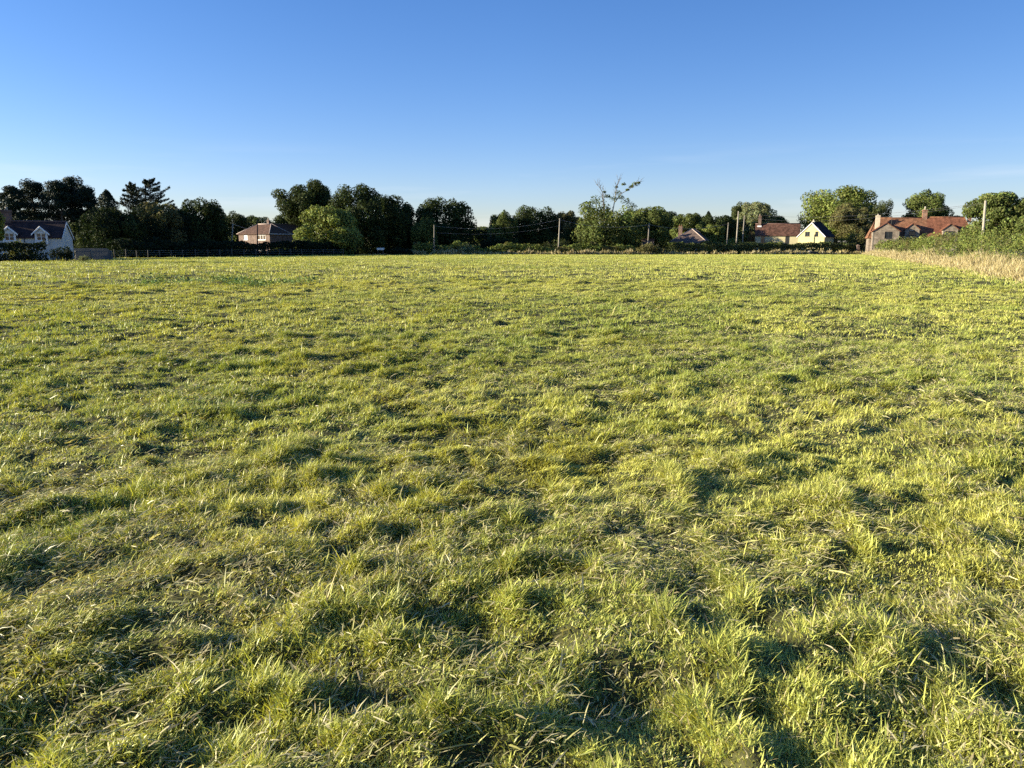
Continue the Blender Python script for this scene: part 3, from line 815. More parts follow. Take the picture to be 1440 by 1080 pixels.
rf = hip_roof(h, 0, L2, 0, D2, 4.3, 6.45, 3.0, L2 - 2.6, 'x', 'browntile', 'ridge')
hip_roof(h, L2 - 5.59, L2 - .01, .02, 12, 4.31, 6.44, 2.8, 9.6, 'y', 'browntile', 'ridgedark', 'wing_roof', hips=False)
chimney(rf, L2 - 3.6, D2 / 2 + .2, 6.0, 7.25, .6, .5, 'pinkbrick', 1, 'palepot')
gm = MB(); gm.box(L2 + .3, L2 + .38, -.2, 12.2, 4.2, 4.32); gm.build('gutter', M['whitepaint'], h)

# grey-brown hipped bungalow roof behind the clipped hedge
n_h = Vector((-.40, -.917, 0)).normalized()
rz = math.atan2(n_h.y, n_h.x) + R(90)
e = Vector((math.cos(rz), math.sin(rz), 0))
A = Vector((gx(939, 180), 180, 0))
h = tag(empty('hipped_bungalow', A, rz), 'bungalow with grey brown hipped roof showing just above the clipped far hedge', 'house')
L4, D4 = 9.4, 13
pf, pb_, pl, pr = shell(h, L4, D4, 2.25, None, front=[(1.5, 3.1, .9, 2.0), (5.8, 7.6, .9, 2.0)], mat='pinkbrick', hip=True)
window(h, pf, (1.5, 3.1, .9, 2.0)); window(h, pf, (5.8, 7.6, .9, 2.0))
rf = hip_roof(h, 0, L4, 0, D4, 2.2, 5.85, 4.7, D4 - 4.7, 'y', 'greytile', 'ridge', over=.45)
chimney(rf, 1.5, 7.2, 2.6, 6.5, .95, .7, 'brownbrick', 2, 'brick', .4)

# small brick outbuilding half hidden behind the pole
h = tag(empty('brick_outbuilding', (gx(903, 168), 168, 0), R(-6)), 'small brown brick outbuilding beside a leaning pole behind the rounded bush', 'shed')
shell(h, 2.6, 2.6, 3.1, 3.15, front=[(.9, 1.7, 1.2, 2.2)], mat='pinkbrick', hip=True)
window(h, plane((0, 0, 0), (1, 0, 0), (0, -1, 0)), (.9, 1.7, 1.2, 2.2), 'darkframe', 1)
mb = MB(); P = [(-.2, -.25, 3.1), (2.8, -.25, 3.1), (2.8, 2.85, 3.5), (-.2, 2.85, 3.5)]
mb.hexa(P + [(x, y, z + .12) for x, y, z in P]); mb.build('roof', M['browntile'], h)

# cream cottage with the mottled brown roof
n_c = Vector((-.33, -.944, 0)).normalized()
rz = math.atan2(n_c.y, n_c.x) + R(90)
A = Vector((gx(1061, 190), 190, 0))
h = tag(empty('cream_cottage', A, rz), 'cream rendered cottage with mottled brown tiled roof and one tall chimney', 'house')
L5, D5 = 10.4, 5.6
holes = [(1.4, 2.35, .2, 4.2), (7.2, 8.2, .2, 4.2)]
pf, pb_, pl, pr = shell(h, L5, D5, 4.5, 7.15, front=holes, mat='creamwall')
for hh_ in holes: window(h, pf, hh_, 'darkframe', 2, 3, False, .05)
rf = gable_roof(h, L5 , D5, 4.5, 7.2, .3, .15, 'rusttile')
chimney(rf, .85, D5 / 2 - .4, 5.9, 9.2, .75, .65, 'brownbrick', 1, 'clay')
fl = MB(); fl.box(.35, 1.35, D5 / 2 - .85, D5 / 2 - .02, 6.5, 6.85); fl.build('flashing', M['whitepaint'], rf)

# yellow gable house
n_g = Vector((-.72, -.69, 0)).normalized()
rz_g = math.atan2(n_g.y, n_g.x) + R(90)
A = Vector((gx(1121.5, 176), 176, 0))
h = tag(empty('yellow_house', A, rz_g), 'pale yellow gabled house with two small upper windows and dark slate roof', 'house')
# local: gable end is the plane y = 0, ridge runs along +y
W6, L6 = 6.2, 5.0
mb = MB(); PG = plane((0, 0, 0), (1, 0, 0), (0, -1, 0))
h6 = [(1.6, 2.75, 3.95, 5.0), (4.0, 4.75, 3.9, 5.0)]
prism_wall(mb, PG, [(0, -.3), (W6, -.3), (W6, 4.05), (W6 / 2, 7.0), (0, 4.05)], h6)
prism_wall(mb, plane((W6, 0, 0), (0, 1, 0), (1, 0, 0)), [(0, -.3), (L6, -.3), (L6, 4.05), (0, 4.05)])
prism_wall(mb, plane((0, L6, 0), (0, -1, 0), (-1, 0, 0)), [(0, -.3), (L6, -.3), (L6, 4.05), (0, 4.05)])
prism_wall(mb, plane((W6, L6, 0), (-1, 0, 0), (0, 1, 0)), [(0, -.3), (W6, -.3), (W6, 4.05), (W6 / 2, 7.0), (0, 4.05)])
mb.build('wall', M['yellowwall'], h)
window(h, PG, h6[0], 'darkframe', 2, 0, True, .06); window(h, PG, h6[1], 'darkframe', 1, 1, True, .06)
mb = MB(); sl = (7.0 - 4.05) / (W6 / 2)
for s in (0, 1):
    xe = -.3 if s == 0 else W6 + .3
    P = [(xe, -.15, 4.05 - .3 * sl), (W6 / 2, -.15, 7.0), (W6 / 2, L6 + .2, 7.0), (xe, L6 + .2, 4.05 - .3 * sl)]
    mb.hexa(P + [(x, y, z + .13) for x, y, z in P])
rf = mb.build('roof', M['slate'], h)
rb = MB(); rb.tube([(W6 / 2, -.17, 7.12), (W6 / 2, L6 + .2, 7.12)], [.1, .1], 8); rb.build('ridge', M['slate'], rf)
chimney(rf, W6 / 2, .7, 6.8, 7.45, .45, .45, 'creamstack', 1, 'palepot', .3)
vb = MB()
for s in (0, 1):
    xe = -.3 if s == 0 else W6 + .3
    P = [(xe, -.2, 4.05 - .3 * sl - .1), (W6 / 2, -.2, 6.9), (W6 / 2, -.152, 6.9), (xe, -.152, 4.05 - .3 * sl - .1)]
    vb.hexa(P + [(x, y, z + .2) for x, y, z in P])
vb.build('bargeboard', M['whitepaint'], h)
# long terracotta barn with weatherboarded gables
n_b = Vector((-.35, -.937, 0)).normalized()
rz_b = math.atan2(n_b.y, n_b.x) + R(90)
eb = Vector((math.cos(rz_b), math.sin(rz_b), 0))
YB = 160.0
A = Vector((gx(1221, YB), YB, 0))
h = tag(empty('barn', A, rz_b), 'long weatherboarded barn with terracotta roof and three front gables above right hedge', 'barn')
# front runs along +x from A; find s for a pixel column on the plane at depth n in front of the wall
def s_at(px, off=0.0):
    u = (px - 720) / F * .983
    o = A - n_b * -off if off else A
    # A.x + s*e.x = u*(A.y + s*e.y)
    ox, oy = A.x + n_b.x * off, A.y + n_b.y * off
    return (u * oy - ox) / (eb.x - u * eb.y)
LB, DB = s_at(1366), 6.0
HEB, HRB = 3.9, 7.6
s_mid = s_at(1299, -3)
mb = MB()
prism_wall(mb, plane((0, 0, 0), (1, 0, 0), (0, -1, 0)), [(0, -.3), (LB, -.3), (LB, HEB), (0, HEB)])
prism_wall(mb, plane((0, DB, 0), (0, -1, 0), (-1, 0, 0)), [(0, -.3), (DB, -.3), (DB, HEB), (0, HEB)])
prism_wall(mb, plane((LB, 0, 0), (0, 1, 0), (1, 0, 0)), [(0, -.3), (DB, -.3), (DB, HEB), (0, HEB)])
prism_wall(mb, plane((LB, DB, 0), (-1, 0, 0), (0, 1, 0)), [(0, -.3), (LB, -.3), (LB, HEB), (0, HEB)])
mb.build('wall', M['board'], h)
def barn_roof(xa, xb, hipa, hipb, hr, mat, name):
    V = [(xa - (.3 if hipa else 0), -.35, HEB - .4), (xb + (.3 if hipb else 0), -.35, HEB - .4), (xb + (.3 if hipb else 0), DB + .35, HEB - .4), (xa - (.3 if hipa else 0), DB + .35, HEB - .4),
         (xa + hipa, DB / 2, hr), (xb - hipb, DB / 2, hr)]
    Vd = [(x, y, z - .14) for x, y, z in V[:4]]
    m = MB(); m.add(V + Vd, [(0, 1, 5, 4), (1, 2, 5), (2, 3, 4, 5), (3, 0, 4), (0, 6, 7, 1), (1, 7, 8, 2), (2, 8, 9, 3), (3, 9, 6, 0), (9, 8, 7, 6)])
    r = m.build(name, M[mat], h)
    m = MB(); m.tube([V[4], V[5]], [.13, .13], 8)
    if hipa: m.tube([V[0], V[4]], [.1, .1], 8)
    if hipb: m.tube([V[1], V[5]], [.1, .1], 8)
    m.build('ridge', M['terracotta'], r, smooth=True)
    return r
r1 = barn_roof(0, s_mid, 1.3, 0.0, HRB, 'terracotta', 'roof')
r2 = barn_roof(s_mid + .01, LB, 0.0, 1.3, HRB + .06, 'terradark', 'roof')
def front_gable(pxl, pxr, apex_py, eave_py, proj, hole, mat='board', back=2.6, opening=False):
    sa, sb = s_at(pxl, proj), s_at(pxr, proj)
    m_ = (sa + sb) / 2
    dep = (A + eb * m_ + n_b * proj).y
    za, ze = gz(apex_py, dep), gz(eave_py, dep)
    P = plane((sa, -proj, 0), (1, 0, 0), (0, -1, 0)); w = sb - sa
    mb = MB()
    hl_ = [(w * hole[0], w * hole[1], gz(hole[3], dep), gz(hole[2], dep))] if hole else []
    prism_wall(mb, P, [(0, -.3), (w, -.3), (w, ze), (w / 2, za), (0, ze)], hl_)
    if proj > .05:
        prism_wall(mb, plane((sa, 0, 0), (0, -1, 0), (-1, 0, 0)), [(-back, -.3), (proj, -.3), (proj, ze), (-back, ze)])
        prism_wall(mb, plane((sb, -proj, 0), (0, 1, 0), (1, 0, 0)), [(0, -.3), (proj + back, -.3), (proj + back, ze), (0, ze)])
    gobj = mb.build('gable', M[mat], h)
    rb = MB(); sl = (za - ze) / (w / 2)
    for s in (-1, 1):
        xe = m_ + s * (w / 2 + .25); zE = ze - .25 * sl
        Pq = [(m_, -proj - .2, za + .01), (xe, -proj - .2, zE + .01), (xe, back, zE + .01), (m_, back, za + .01)]
        rb.hexa(Pq + [(x, y, z + .12) for x, y, z in Pq])
    rb.build('gable_roof', M['terradark'], gobj)
    for ca, cb_ in ((0, .16), (w - .16, w)):
        cb = MB(); pbox(cb, P, ca, cb_, -.2, ze - .02, .003, .04); cb.build('corner_board', M['postwood'], gobj)
    if hl_: window(gobj, P, hl_[0], 'darkframe', 2, 1, True, .08, 'glass', .1)
    return gobj
front_gable(1226, 1263, 313.5, 325, 2.8, (.46, .76, 325.8, 335.5), back=3.4)
front_gable(1271, 1291, 314.5, 322.5, .6, (.25, .75, 325, 331), back=3.2)
front_gable(1324, 1345, 315, 322.5, .8, (.15, .85, 325, 334), back=3.2)
chimney(r1, s_at(1231.5, 0.6) + .1, .9, 3.9, 8.1, .85, .7, 'creamstack', 1, 'palepot', .3)
chimney(r2, s_at(1296, -3), DB / 2, 7.0, gz(295, 160), .9, .7, 'brick', 1, 'palepot', .6)
chimney(r2, s_at(1359, -3), DB / 2, 6.6, gz(296, 158), .65, .6, 'brick', 1, 'palepot', .7)
mb = MB(); mb.tube([(s_at(1251, -1), 1.5, 5.5), (s_at(1251, -1), 1.5, 7.9)], [.06, .06], 6); mb.build('flue', M['darkframe'], r1)

# ------------------------------------------------------------------ hedges and margins
hn = lambda base, a=.12, sd=0: (lambda s: base * (1 + a * vnoise(s / 5.0 + sd, s * 0 + 7, 61) + a * .6 * vnoise(s / 1.8 + sd, s * 0 + 7, 62)))
RH = [(x + 3.0, y) for x, y in RM]
hedge('hedge', 'tall shaggy green hedge behind the dry grass along the right side of field', RH, 2.8, hn(2.4, .11), 'L', 21, lsk=.0017, mix='O', rough=.36)
pA = [(at(px, 357, Y).x, Y) for px, Y in ((582, 152.5), (640, 152.5), (700, 153.5), (760, 154), (830, 155), (900, 156.5))]
hedge('hedge', 'ragged wild hedgerow with uneven top below the dead topped oak', pA, 2.4, hn(1.75, .28), 'L', 22, rough=.34, mix='O')
pB = [(at(px, 357, Y).x, Y) for px, Y in ((938, 158), (1010, 160), (1110, 163), (1203, 168))]
hedge('hedge', 'clipped dark green hedge running below the cream and yellow houses', pB, 2.2, hn(2.2, .08), 'G', 23, rough=.16, mix='M', dens=1.4)
hedge('hedge', 'tall dark overgrown hedge in shade behind the ragged hedgerow', [(at(px, 357, Y).x, Y) for px, Y in ((555, 166), (640, 174), (740, 178), (860, 176), (940, 180))], 3.0, hn(4.6, .2), 'D', 31, lmin=.3, lmax=.36, rough=.3)
hedge('hedge', 'tall leafy garden hedge behind the hipped bungalow and the leaning poles', [(at(px, 357, Y).x, Y) for px, Y in ((930, 204), (1000, 204), (1060, 206))], 3.0, hn(4.6, .2), 'M', 32, lmin=.3, lmax=.36, rough=.3)
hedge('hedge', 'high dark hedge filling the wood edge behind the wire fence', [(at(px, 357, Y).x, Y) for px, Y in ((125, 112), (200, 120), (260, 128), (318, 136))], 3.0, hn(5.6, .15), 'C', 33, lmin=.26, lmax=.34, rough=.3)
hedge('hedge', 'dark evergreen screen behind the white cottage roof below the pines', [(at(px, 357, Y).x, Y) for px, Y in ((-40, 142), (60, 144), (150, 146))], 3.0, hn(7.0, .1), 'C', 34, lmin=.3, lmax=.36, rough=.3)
bush('hawthorn_bush', 'rounded brownish bush between the ragged and the clipped far hedges', 'bush', 914, 342, 46, 154, 'O', dens=1.4)
bush('shrub', 'taller pale green shrub rising from the middle of the ragged hedgerow', 'shrub', 656, 340, 30, 151.5, 'P', dens=1.2)
pC = [(at(px, 357, Y).x, Y) for px, Y in ((-60, 78), (0, 79), (40, 79.5), (66, 80.5))]
hedge('hedge', 'dark clipped garden hedge in front of the white cottage', pC, 1.6, hn(1.95, .05), 'C', 24, lmin=.12, rough=.08)
bush('clipped_bush', 'dark rounded clipped bush in front of the white cottage right corner', 'bush', 88, 345, 34, 82, 'C', leaf=.15, dens=1.6)
bush('flowering_shrub', 'yellow flowering shrub above the garden hedge of white cottage', 'shrub', 27, 337, 40, 84, 'Y', leaf=.13)
pD = [(at(px, 357, Y).x, Y) for px, Y in ((160, 108), (240, 120), (312, 128), (380, 135), (440, 140), (500, 147))]
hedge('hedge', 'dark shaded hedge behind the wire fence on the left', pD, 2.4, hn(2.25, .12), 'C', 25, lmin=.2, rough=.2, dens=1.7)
bush('shrub', 'light green shrub at the left corner of the brown roofed house', 'shrub', 325, 331, 30, 142, 'L')
bush('shrub', 'dark shrub below the left window of the brown roofed house', 'shrub', 346, 341, 38, 149, 'D')
bush('shrub', 'pale rounded shrub below the shaded wing of the brown roofed house', 'shrub', 397, 337, 36, 146, 'L')
bush('shrub', 'low dark shrub in the shade under the big trees left of the ragged hedgerow', 'shrub', 562, 347, 44, 150, 'C')
bush('shrub', 'dark shrub filling the gap behind the ragged hedgerow near the thin pole', 'shrub', 700, 328, 80, 166, 'C', dens=1.2)
bush('shrub', 'grey green shrub at the foot of the pole left of the dead topped oak', 'shrub', 782, 333, 46, 158, 'G')
bush('shrub', 'dark shrub behind the hedgerow right of the dead topped oak', 'shrub', 880, 333, 60, 168, 'D')
bush('shrub', 'yellowish shrub at the right end of the clipped hedge below the big dome tree', 'shrub', 1190, 318, 34, 178, 'Y')
bush('shrub', 'brownish shrub beside the left corner of the terracotta barn', 'shrub', 1208, 316, 30, 174, 'O', dens=1.2)
bush('shrub', 'green shrub between the poles and the cream cottage', 'shrub', 1035, 333, 46, 176, 'L')
bush('climber', 'reddish climber on the left end of the cream cottage', 'shrub', 1056, 318, 12, 173, 'B')
bush('shrub', 'low green shrub at the foot of the hipped bungalow right side', 'shrub', 1004, 331, 26, 174, 'M')
bush('shrub', 'dark bush growing against the front of the cream cottage', 'shrub', 1087, 336, 30, 172, 'O')
bush('shrub', 'leafy shrub covering the right end of the terracotta barn', 'shrub', 1362, 304, 30, 110, 'M', dens=1.4)
bush('shrub', 'dry yellow shrub by the grey fence panel near white cottage', 'shrub', 117, 358, 16, 86, 'P', leaf=.1)

# ------------------------------------------------------------------ trees
T = tree
T('willow', 'sunlit yellow green tree cut by the left edge of view', 'tree', -12, 276, 34, 74, 344, 'L', loose=.1)
T('oak_tree', 'broad dark oak with sky gaps standing behind the pale round tree', 'tree', 433, 252, 80, 172, 322, 'D', lobes=34, loose=.12, dens=.85)
T('round_tree', 'pale sunlit round tree in front of the tallest dark dome', 'tree', 462, 287, 92, 146, 352, 'L', lobes=30)
T('dome_tree', 'tallest dark domed tree reaching the ground left of centre', 'tree', 504, 254, 80, 158, 358, 'D', lobes=36)
T('dark_tree', 'dark tree adjoining the right side of tallest domed tree', 'tree', 547, 271, 70, 166, 357, 'D', lobes=30)
T('dark_tree', 'lower dark tree at right end of the tall dark group', 'tree', 569, 284, 46, 170, 352, 'D')
T('oak_tree', 'dark broad oak standing alone just right of the tall dark group', 'tree', 626, 276, 84, 174, 352, 'D', lobes=34, loose=.05)
T('field_maple', 'lower left flank tree in front of the lone dark oak', 'tree', 597, 299, 38, 164, 355, 'M', lobes=22)
T('small_tree', 'small low tree in the open sky gap near centre', 'tree', 676, 318, 36, 205, 345, 'M')
T('lime_tree', 'bright sunlit green tree on left side of the dark round tree near centre', 'tree', 708, 294, 44, 172, 350, 'M', lobes=24)
T('round_tree', 'dark round tree with long wires crossing its front', 'tree', 752, 282, 66, 180, 352, 'D', lobes=32)
T('olive_tree', 'narrow olive brown tree behind the pole left of dead topped oak', 'tree', 797, 295, 40, 180, 348, 'O')
T('bushy_tree', 'green bushy tree immediately right of the dead topped oak', 'tree', 916, 288, 62, 172, 348, 'M', lobes=30)
T('bushy_tree', 'bushy tree above the hipped bungalow chimney', 'tree', 964, 297, 46, 190, 346, 'M', lobes=24)
T('dark_tree', 'dark distant tree right of the hipped bungalow roof', 'tree', 1006, 298, 48, 196, 346, 'D', lobes=24)
T('small_tree', 'small sunlit tree beside the right slope of hipped bungalow', 'tree', 1001, 314, 34, 186, 346, 'L')
T('pale_maple', 'pale leaved maple behind the pair of tall poles', 'tree', 1061, 281, 52, 210, 344, 'P', lobes=28)
T('dark_tree', 'grey green tree behind the left side of pale maple', 'tree', 1041, 284, 34, 216, 346, 'G', loose=.1)
T('small_tree', 'small dark tree sloping down behind the cream cottage roof', 'tree', 1089, 301, 40, 214, 346, 'M')
T('dome_tree', 'big bright green broad domed tree behind the yellow house', 'tree', 1174, 259, 102, 208, 340, 'L', lobes=44, dens=1.2)
T('willow', 'olive brown feathery willow in front of the big green dome', 'tree', 1196, 283, 58, 192, 344, 'O', lobes=26, loose=.1)
T('wispy_tree', 'wispy narrow tree between the big green dome and the barn', 'tree', 1236, 281, 26, 196, 330, 'G', loose=.25, dens=.6)
T('oak_tree', 'oak with open sunlit crown behind the barn chimney', 'tree', 1294, 268, 68, 205, 326, 'M', lobes=34, loose=.12, dens=.8)
T('small_tree', 'small tree top peeping over the right end of barn roof', 'tree', 1339, 301, 26, 200, 330, 'G', loose=.1)
T('hedgerow_tree', 'large leafy tree behind the white pole near right edge', 'tree', 1403, 269, 92, 92, 336, 'M', lobes=40, leaf=.26)
T('hedgerow_tree', 'smaller tree cut by the right edge of view', 'tree', 1452, 286, 46, 84, 336, 'M', leaf=.26)
T('backing_tree', 'leafy tree filling the gap behind the left side of dead topped oak', 'tree', 826, 299, 50, 192, 350, 'O')
T('backing_tree', 'dark green tree between the dead topped oak and the bushy tree beside it', 'tree', 884, 291, 44, 194, 350, 'D')
T('backing_tree', 'dark green tree between the two bushy trees right of the dead topped oak', 'tree', 942, 294, 44, 204, 348, 'D')
T('backing_tree', 'low dark tree just left of the small dark spruce tip', 'tree', 984, 303, 30, 206, 348, 'D')
T('backing_tree', 'low dark tree just left of the tall pair of poles', 'tree', 1024, 304, 34, 208, 348, 'D')
T('backing_tree', 'low dark tree behind the thin grey pole in the sky gap', 'tree', 692, 317, 50, 216, 350, 'D')
# left wood
T('broadleaf_tree', 'dark broadleaf tree standing right of the cottage gable', 'tree', 168, 288, 70, 118, 358, 'D', lobes=30)
T('broadleaf_tree', 'olive topped tree below the layered cedar', 'tree', 226, 281, 72, 126, 360, 'O', lobes=30)
T('broadleaf_tree', 'dark rounded tree at right end of the left wood', 'tree', 288, 276, 64, 132, 360, 'D', lobes=30)
T('broadleaf_tree', 'dark tree filling between olive topped tree and rounded end tree', 'tree', 258, 284, 50, 138, 360, 'D')
T('broadleaf_tree', 'low dark tree above the thin pole left of the brown roofed house', 'tree', 329, 294, 52, 184, 356, 'D')
T('broadleaf_tree', 'dark tree behind the cottage gable in the deep shade', 'tree', 122, 300, 60, 124, 358, 'D')
T('distant_tree', 'distant dark tree behind the chimney of brown roofed house', 'tree', 360, 302, 50, 230, 346, 'D')
T('distant_tree', 'distant dark tree behind the wing of brown roofed house', 'tree', 394, 301, 46, 234, 346, 'D', loose=.1)
T('distant_tree', 'distant dark tree right of brown roofed house below the broad oak', 'tree', 424, 310, 36, 236, 346, 'D')

# conifers: clumps of needle sprays on a bare trunk
def conifer(name, label, px, top, wpx, Y, bot, kind):
    rg = np.random.default_rng(int(px * 3 + top))
    b = at(px, 347, Y); zt, zb = gz(top, Y), max(gz(bot, Y), .3)
    rx = wpx / ppm(Y) / 2
    t = tag(empty(name, (b.x, Y, -.05)), label, 'tree')
    P, N = [], []
    mb = MB()
    lean = (rg.uniform(-.3, .5), 0)
    trunk(mb, .22, zt - .4, [], lean)
    if kind == 'pine':
        rx *= 1.18; zb -= .8
        nb = 46
        for k in range(nb):
            f = rg.random() ** .9
            z = zb + (zt - zb) * f
            rr = rx * (1.15 - .92 * f ** 1.2) * rg.uniform(.35, 1.1)
            a = rg.random() * 6.283
            tip = np.array([math.cos(a) * rr, math.sin(a) * rr, z + rg.uniform(.1, .7)])
            mb.tube([(lean[0] * f, 0, z - .4), tuple(tip * np.array([.5, .5, 1]) - np.array([0, 0, .2])), tuple(tip)], [.07, .05, .02], 5)
            n = 230
            o = sph(rg, n)
            q = tip * np.array([.82, .82, 1]) + o * rg.random((n, 1)) ** .4 * np.array([rx * .36, rx * .36, (zt - zb) * .12]) * rg.uniform(.6, 1.15)
            P.append(q); N.append(o)
    elif kind == 'cedar':
        for ox, tp, nb, wd in ((rx * .18, zt, 30, 1.0), (-rx * .45, zt - (zt - zb) * .12, 24, .72)):
            if ox < 0: mb.tube([(0, 0, .3), (ox, 0, zb * .7), (ox, 0, tp - .3)], [.22, .16, .05], 6)
            for k in range(nb):
                f = (k + rg.random() * .7) / nb
                z = zb + (tp - zb) * f
                rr = rx * wd * (.95 - .78 * f ** 1.5) * rg.uniform(.65, 1.12)
                a = k * 2.4 + rg.uniform(-.3, .3)
                rise = rr * rg.uniform(.12, .42)
                mb.tube([(ox, 0, z - .3), (ox + math.cos(a) * rr * .5, math.sin(a) * rr * .5, z - .1), (ox + math.cos(a) * rr, math.sin(a) * rr, z + rise)], [.08, .05, .02], 5)
                n = 210
                u = rg.random(n) ** .7
                side = rg.normal(0, .2, n) * rr * (1.15 - u)
                q = np.column_stack([ox + math.cos(a) * rr * u - math.sin(a) * side, math.sin(a) * rr * u + math.cos(a) * side, z + rise * u * u + rg.normal(0, .10, n)])
                P.append(q); N.append(np.tile([0, 0, 1.0], (n, 1)))
    else:                    # dense cypress to the ground
        n = 8000
        f = rg.random(n) ** .8
        a = rg.random(n) * 6.283
        rr = rx * np.minimum(1, 1.35 * (1 - f) ** .6) * (1 + .16 * np.sin(a * 5 + f * 17) + .12 * np.sin(a * 3 - f * 31)) * np.where(rg.random(n) < .7, rg.uniform(.85, 1.05, n), rg.random(n))
        P.append(np.column_stack([np.cos(a) * rr, np.sin(a) * rr, zb + (zt - zb) * f])); N.append(np.column_stack([np.cos(a), np.sin(a), .6 + 0 * a]))
    v, c, i_, s_ = cards(rg, np.concatenate(P), np.concatenate(N), .34, PAL['C'], .35)
    link('crown', np_mesh('crown', v, s_, i_, c), M['needle'], t)
    mb.build('trunk', M['bark'], t, smooth=True)
    return t
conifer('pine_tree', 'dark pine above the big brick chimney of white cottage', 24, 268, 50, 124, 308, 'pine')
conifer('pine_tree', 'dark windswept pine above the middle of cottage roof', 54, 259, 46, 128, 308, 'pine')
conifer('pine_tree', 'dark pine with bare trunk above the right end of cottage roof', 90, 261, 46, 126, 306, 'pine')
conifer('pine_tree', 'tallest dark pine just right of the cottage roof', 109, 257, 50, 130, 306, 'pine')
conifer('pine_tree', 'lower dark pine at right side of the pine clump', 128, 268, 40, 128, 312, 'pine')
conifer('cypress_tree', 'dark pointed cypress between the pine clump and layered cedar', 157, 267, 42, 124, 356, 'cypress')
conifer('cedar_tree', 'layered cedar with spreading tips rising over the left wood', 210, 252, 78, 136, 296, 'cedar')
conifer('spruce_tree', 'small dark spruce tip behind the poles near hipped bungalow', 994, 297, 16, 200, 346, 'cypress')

# stag-headed oak with bare upper limbs
t = tree('dead_topped_oak', 'green oak with bare dead limbs sticking out of its crown', 'tree', 851, 283, 82, 164, 350, 'M', lobes=52, loose=.28, dens=.62)
rg = np.random.default_rng(9)
def limb(parent, pts, r0, twigs=6):
    b0 = Vector((gx(850, 164), 164, -.05))
    pp = [at(px, py, 164 + d) - b0 for px, py, d in pts]
    r0 *= .55; mb = MB(); mb.tube(pp, [r0 * (1 - .8 * k / (len(pp) - 1)) for k in range(len(pp))], 6)
    for k in range(twigs):
        q = rnd.uniform(.35, 1) * (len(pp) - 1); i0 = min(int(q), len(pp) - 2)
        s = pp[i0].lerp(pp[i0 + 1], q - i0)
        dr = (pp[-1] - pp[0]).normalized() * rnd.uniform(.5, 1.2) + Vector((rnd.uniform(-.9, .9), rnd.uniform(-.5, .5), rnd.uniform(-.1, .8)))
        mb.tube([s, s + dr * .55 + Vector((0, 0, .1)), s + dr * 1.1], [.035, .022, .008], 5)
        if k % 2: mb.tube([s + dr * .5, s + dr * .8 + Vector((rnd.uniform(-.5, .5), 0, rnd.uniform(0, .5)))], [.02, .007], 4)
    mb.build('dead_branch', M['deadwood'], parent, smooth=True)
limb(t, [(850, 318, 0), (847, 285, 0), (846, 270, .5), (841, 262, .5), (837, 259, .5)], (.2), 12)
limb(t, [(852, 316, 0), (848, 288, -.5), (847, 276, -.5), (848, 264, -.5)], .14, 9)
limb(t, [(856, 318, 0), (862, 290, .3), (865, 272, .3), (866, 262, .3), (869, 253, .3)], .24, 16)
limb(t, [(864, 284, 0), (873, 272, 0), (884, 266, 0), (891, 260, 0), (897, 257, 0)], .17, 15)
b0 = Vector((gx(850, 164), 164, -.05))
P = []
spots_ = [(893, 259, .7), (897, 257, .35), (887, 262, .5), (881, 267, .35), (876, 259, .4), (868, 271, .7), (836, 279, 1.0), (843, 283, 1.1), (872, 277, .7), (833, 283, .8), (862, 280, .9), (853, 276, .6),
          (878, 282, .9), (884, 286, .9), (828, 286, .6), (822, 292, .7), (818, 298, .8), (889, 291, .8), (849, 270, .3), (866, 263, .3)]
for px, py, r_ in spots_:
    o = sph(rg, 90)
    P.append(np.array(at(px, py, 164 + rg.uniform(-1, 1)) - b0)[None] + o * rg.random((90, 1)) ** .5 * np.array([r_ * 1.3, r_, r_ * .75]))
v, c, i_, s_ = cards(rg, np.concatenate(P), sph(rg, 90 * len(spots_)), .27, PAL['M'])
link('leaf_cluster', np_mesh('leaf_cluster', v, s_, i_, c), M['leaf'], t)

# far-off woodland that reads as one mass behind everything
rg = np.random.default_rng(12)
n = 30000
aa = rg.uniform(-.78, .78, n)
dd = rg.uniform(300, 360, n)
x, y = np.sin(aa) * dd, np.cos(aa) * dd
hz = 5.5 + 2.2 * vnoise(aa * 40, aa * 0, 71) + 1.5 * vnoise(aa * 130, aa * 0, 72)
p = np.column_stack([x, y, hz * rg.random(n) ** .7])
v, c, i_, s_ = cards(rg, p, sph(rg, n), 1.1, PAL['D'])
tag(link('distant_woodland', np_mesh('distant_woodland', v, s_, i_, c), M['leaf']), 'far dark band of woodland seen through gaps between the trees', 'woodland', kind='stuff')

# patch of broad-leaved weeds in the grass on the left
rg = np.random.default_rng(14)
n = 9000
wy = rg.uniform(28, 42, n)
wx = np.interp(rg.random(n), [0, .2, .8, 1], [-.53, -.45, -.31, -.26]) * wy
k = (vnoise(wx / 2.2, wy / 2.2, 81) + .6 * vnoise(wx / .8, wy / .8, 82)) > (.22 + .5 * np.abs(wy - 35) / 8)
wx, wy = wx[k], wy[k]
zz = height(wx, wy) + rg.random(len(wx)) * .20
v, c, i_, s_ = cards(rg, np.column_stack([wx, wy, zz]), np.tile([0, 0, 1.0], (len(wx), 1)), .13, (.17, .24, .08), .5, tilt=.8)
tag(link('weed_patch', np_mesh('weed_patch', v, s_, i_, c), M['leaf']), 'patch of bluish green broad leaved weeds in the left part of field', 'weeds', kind='stuff')

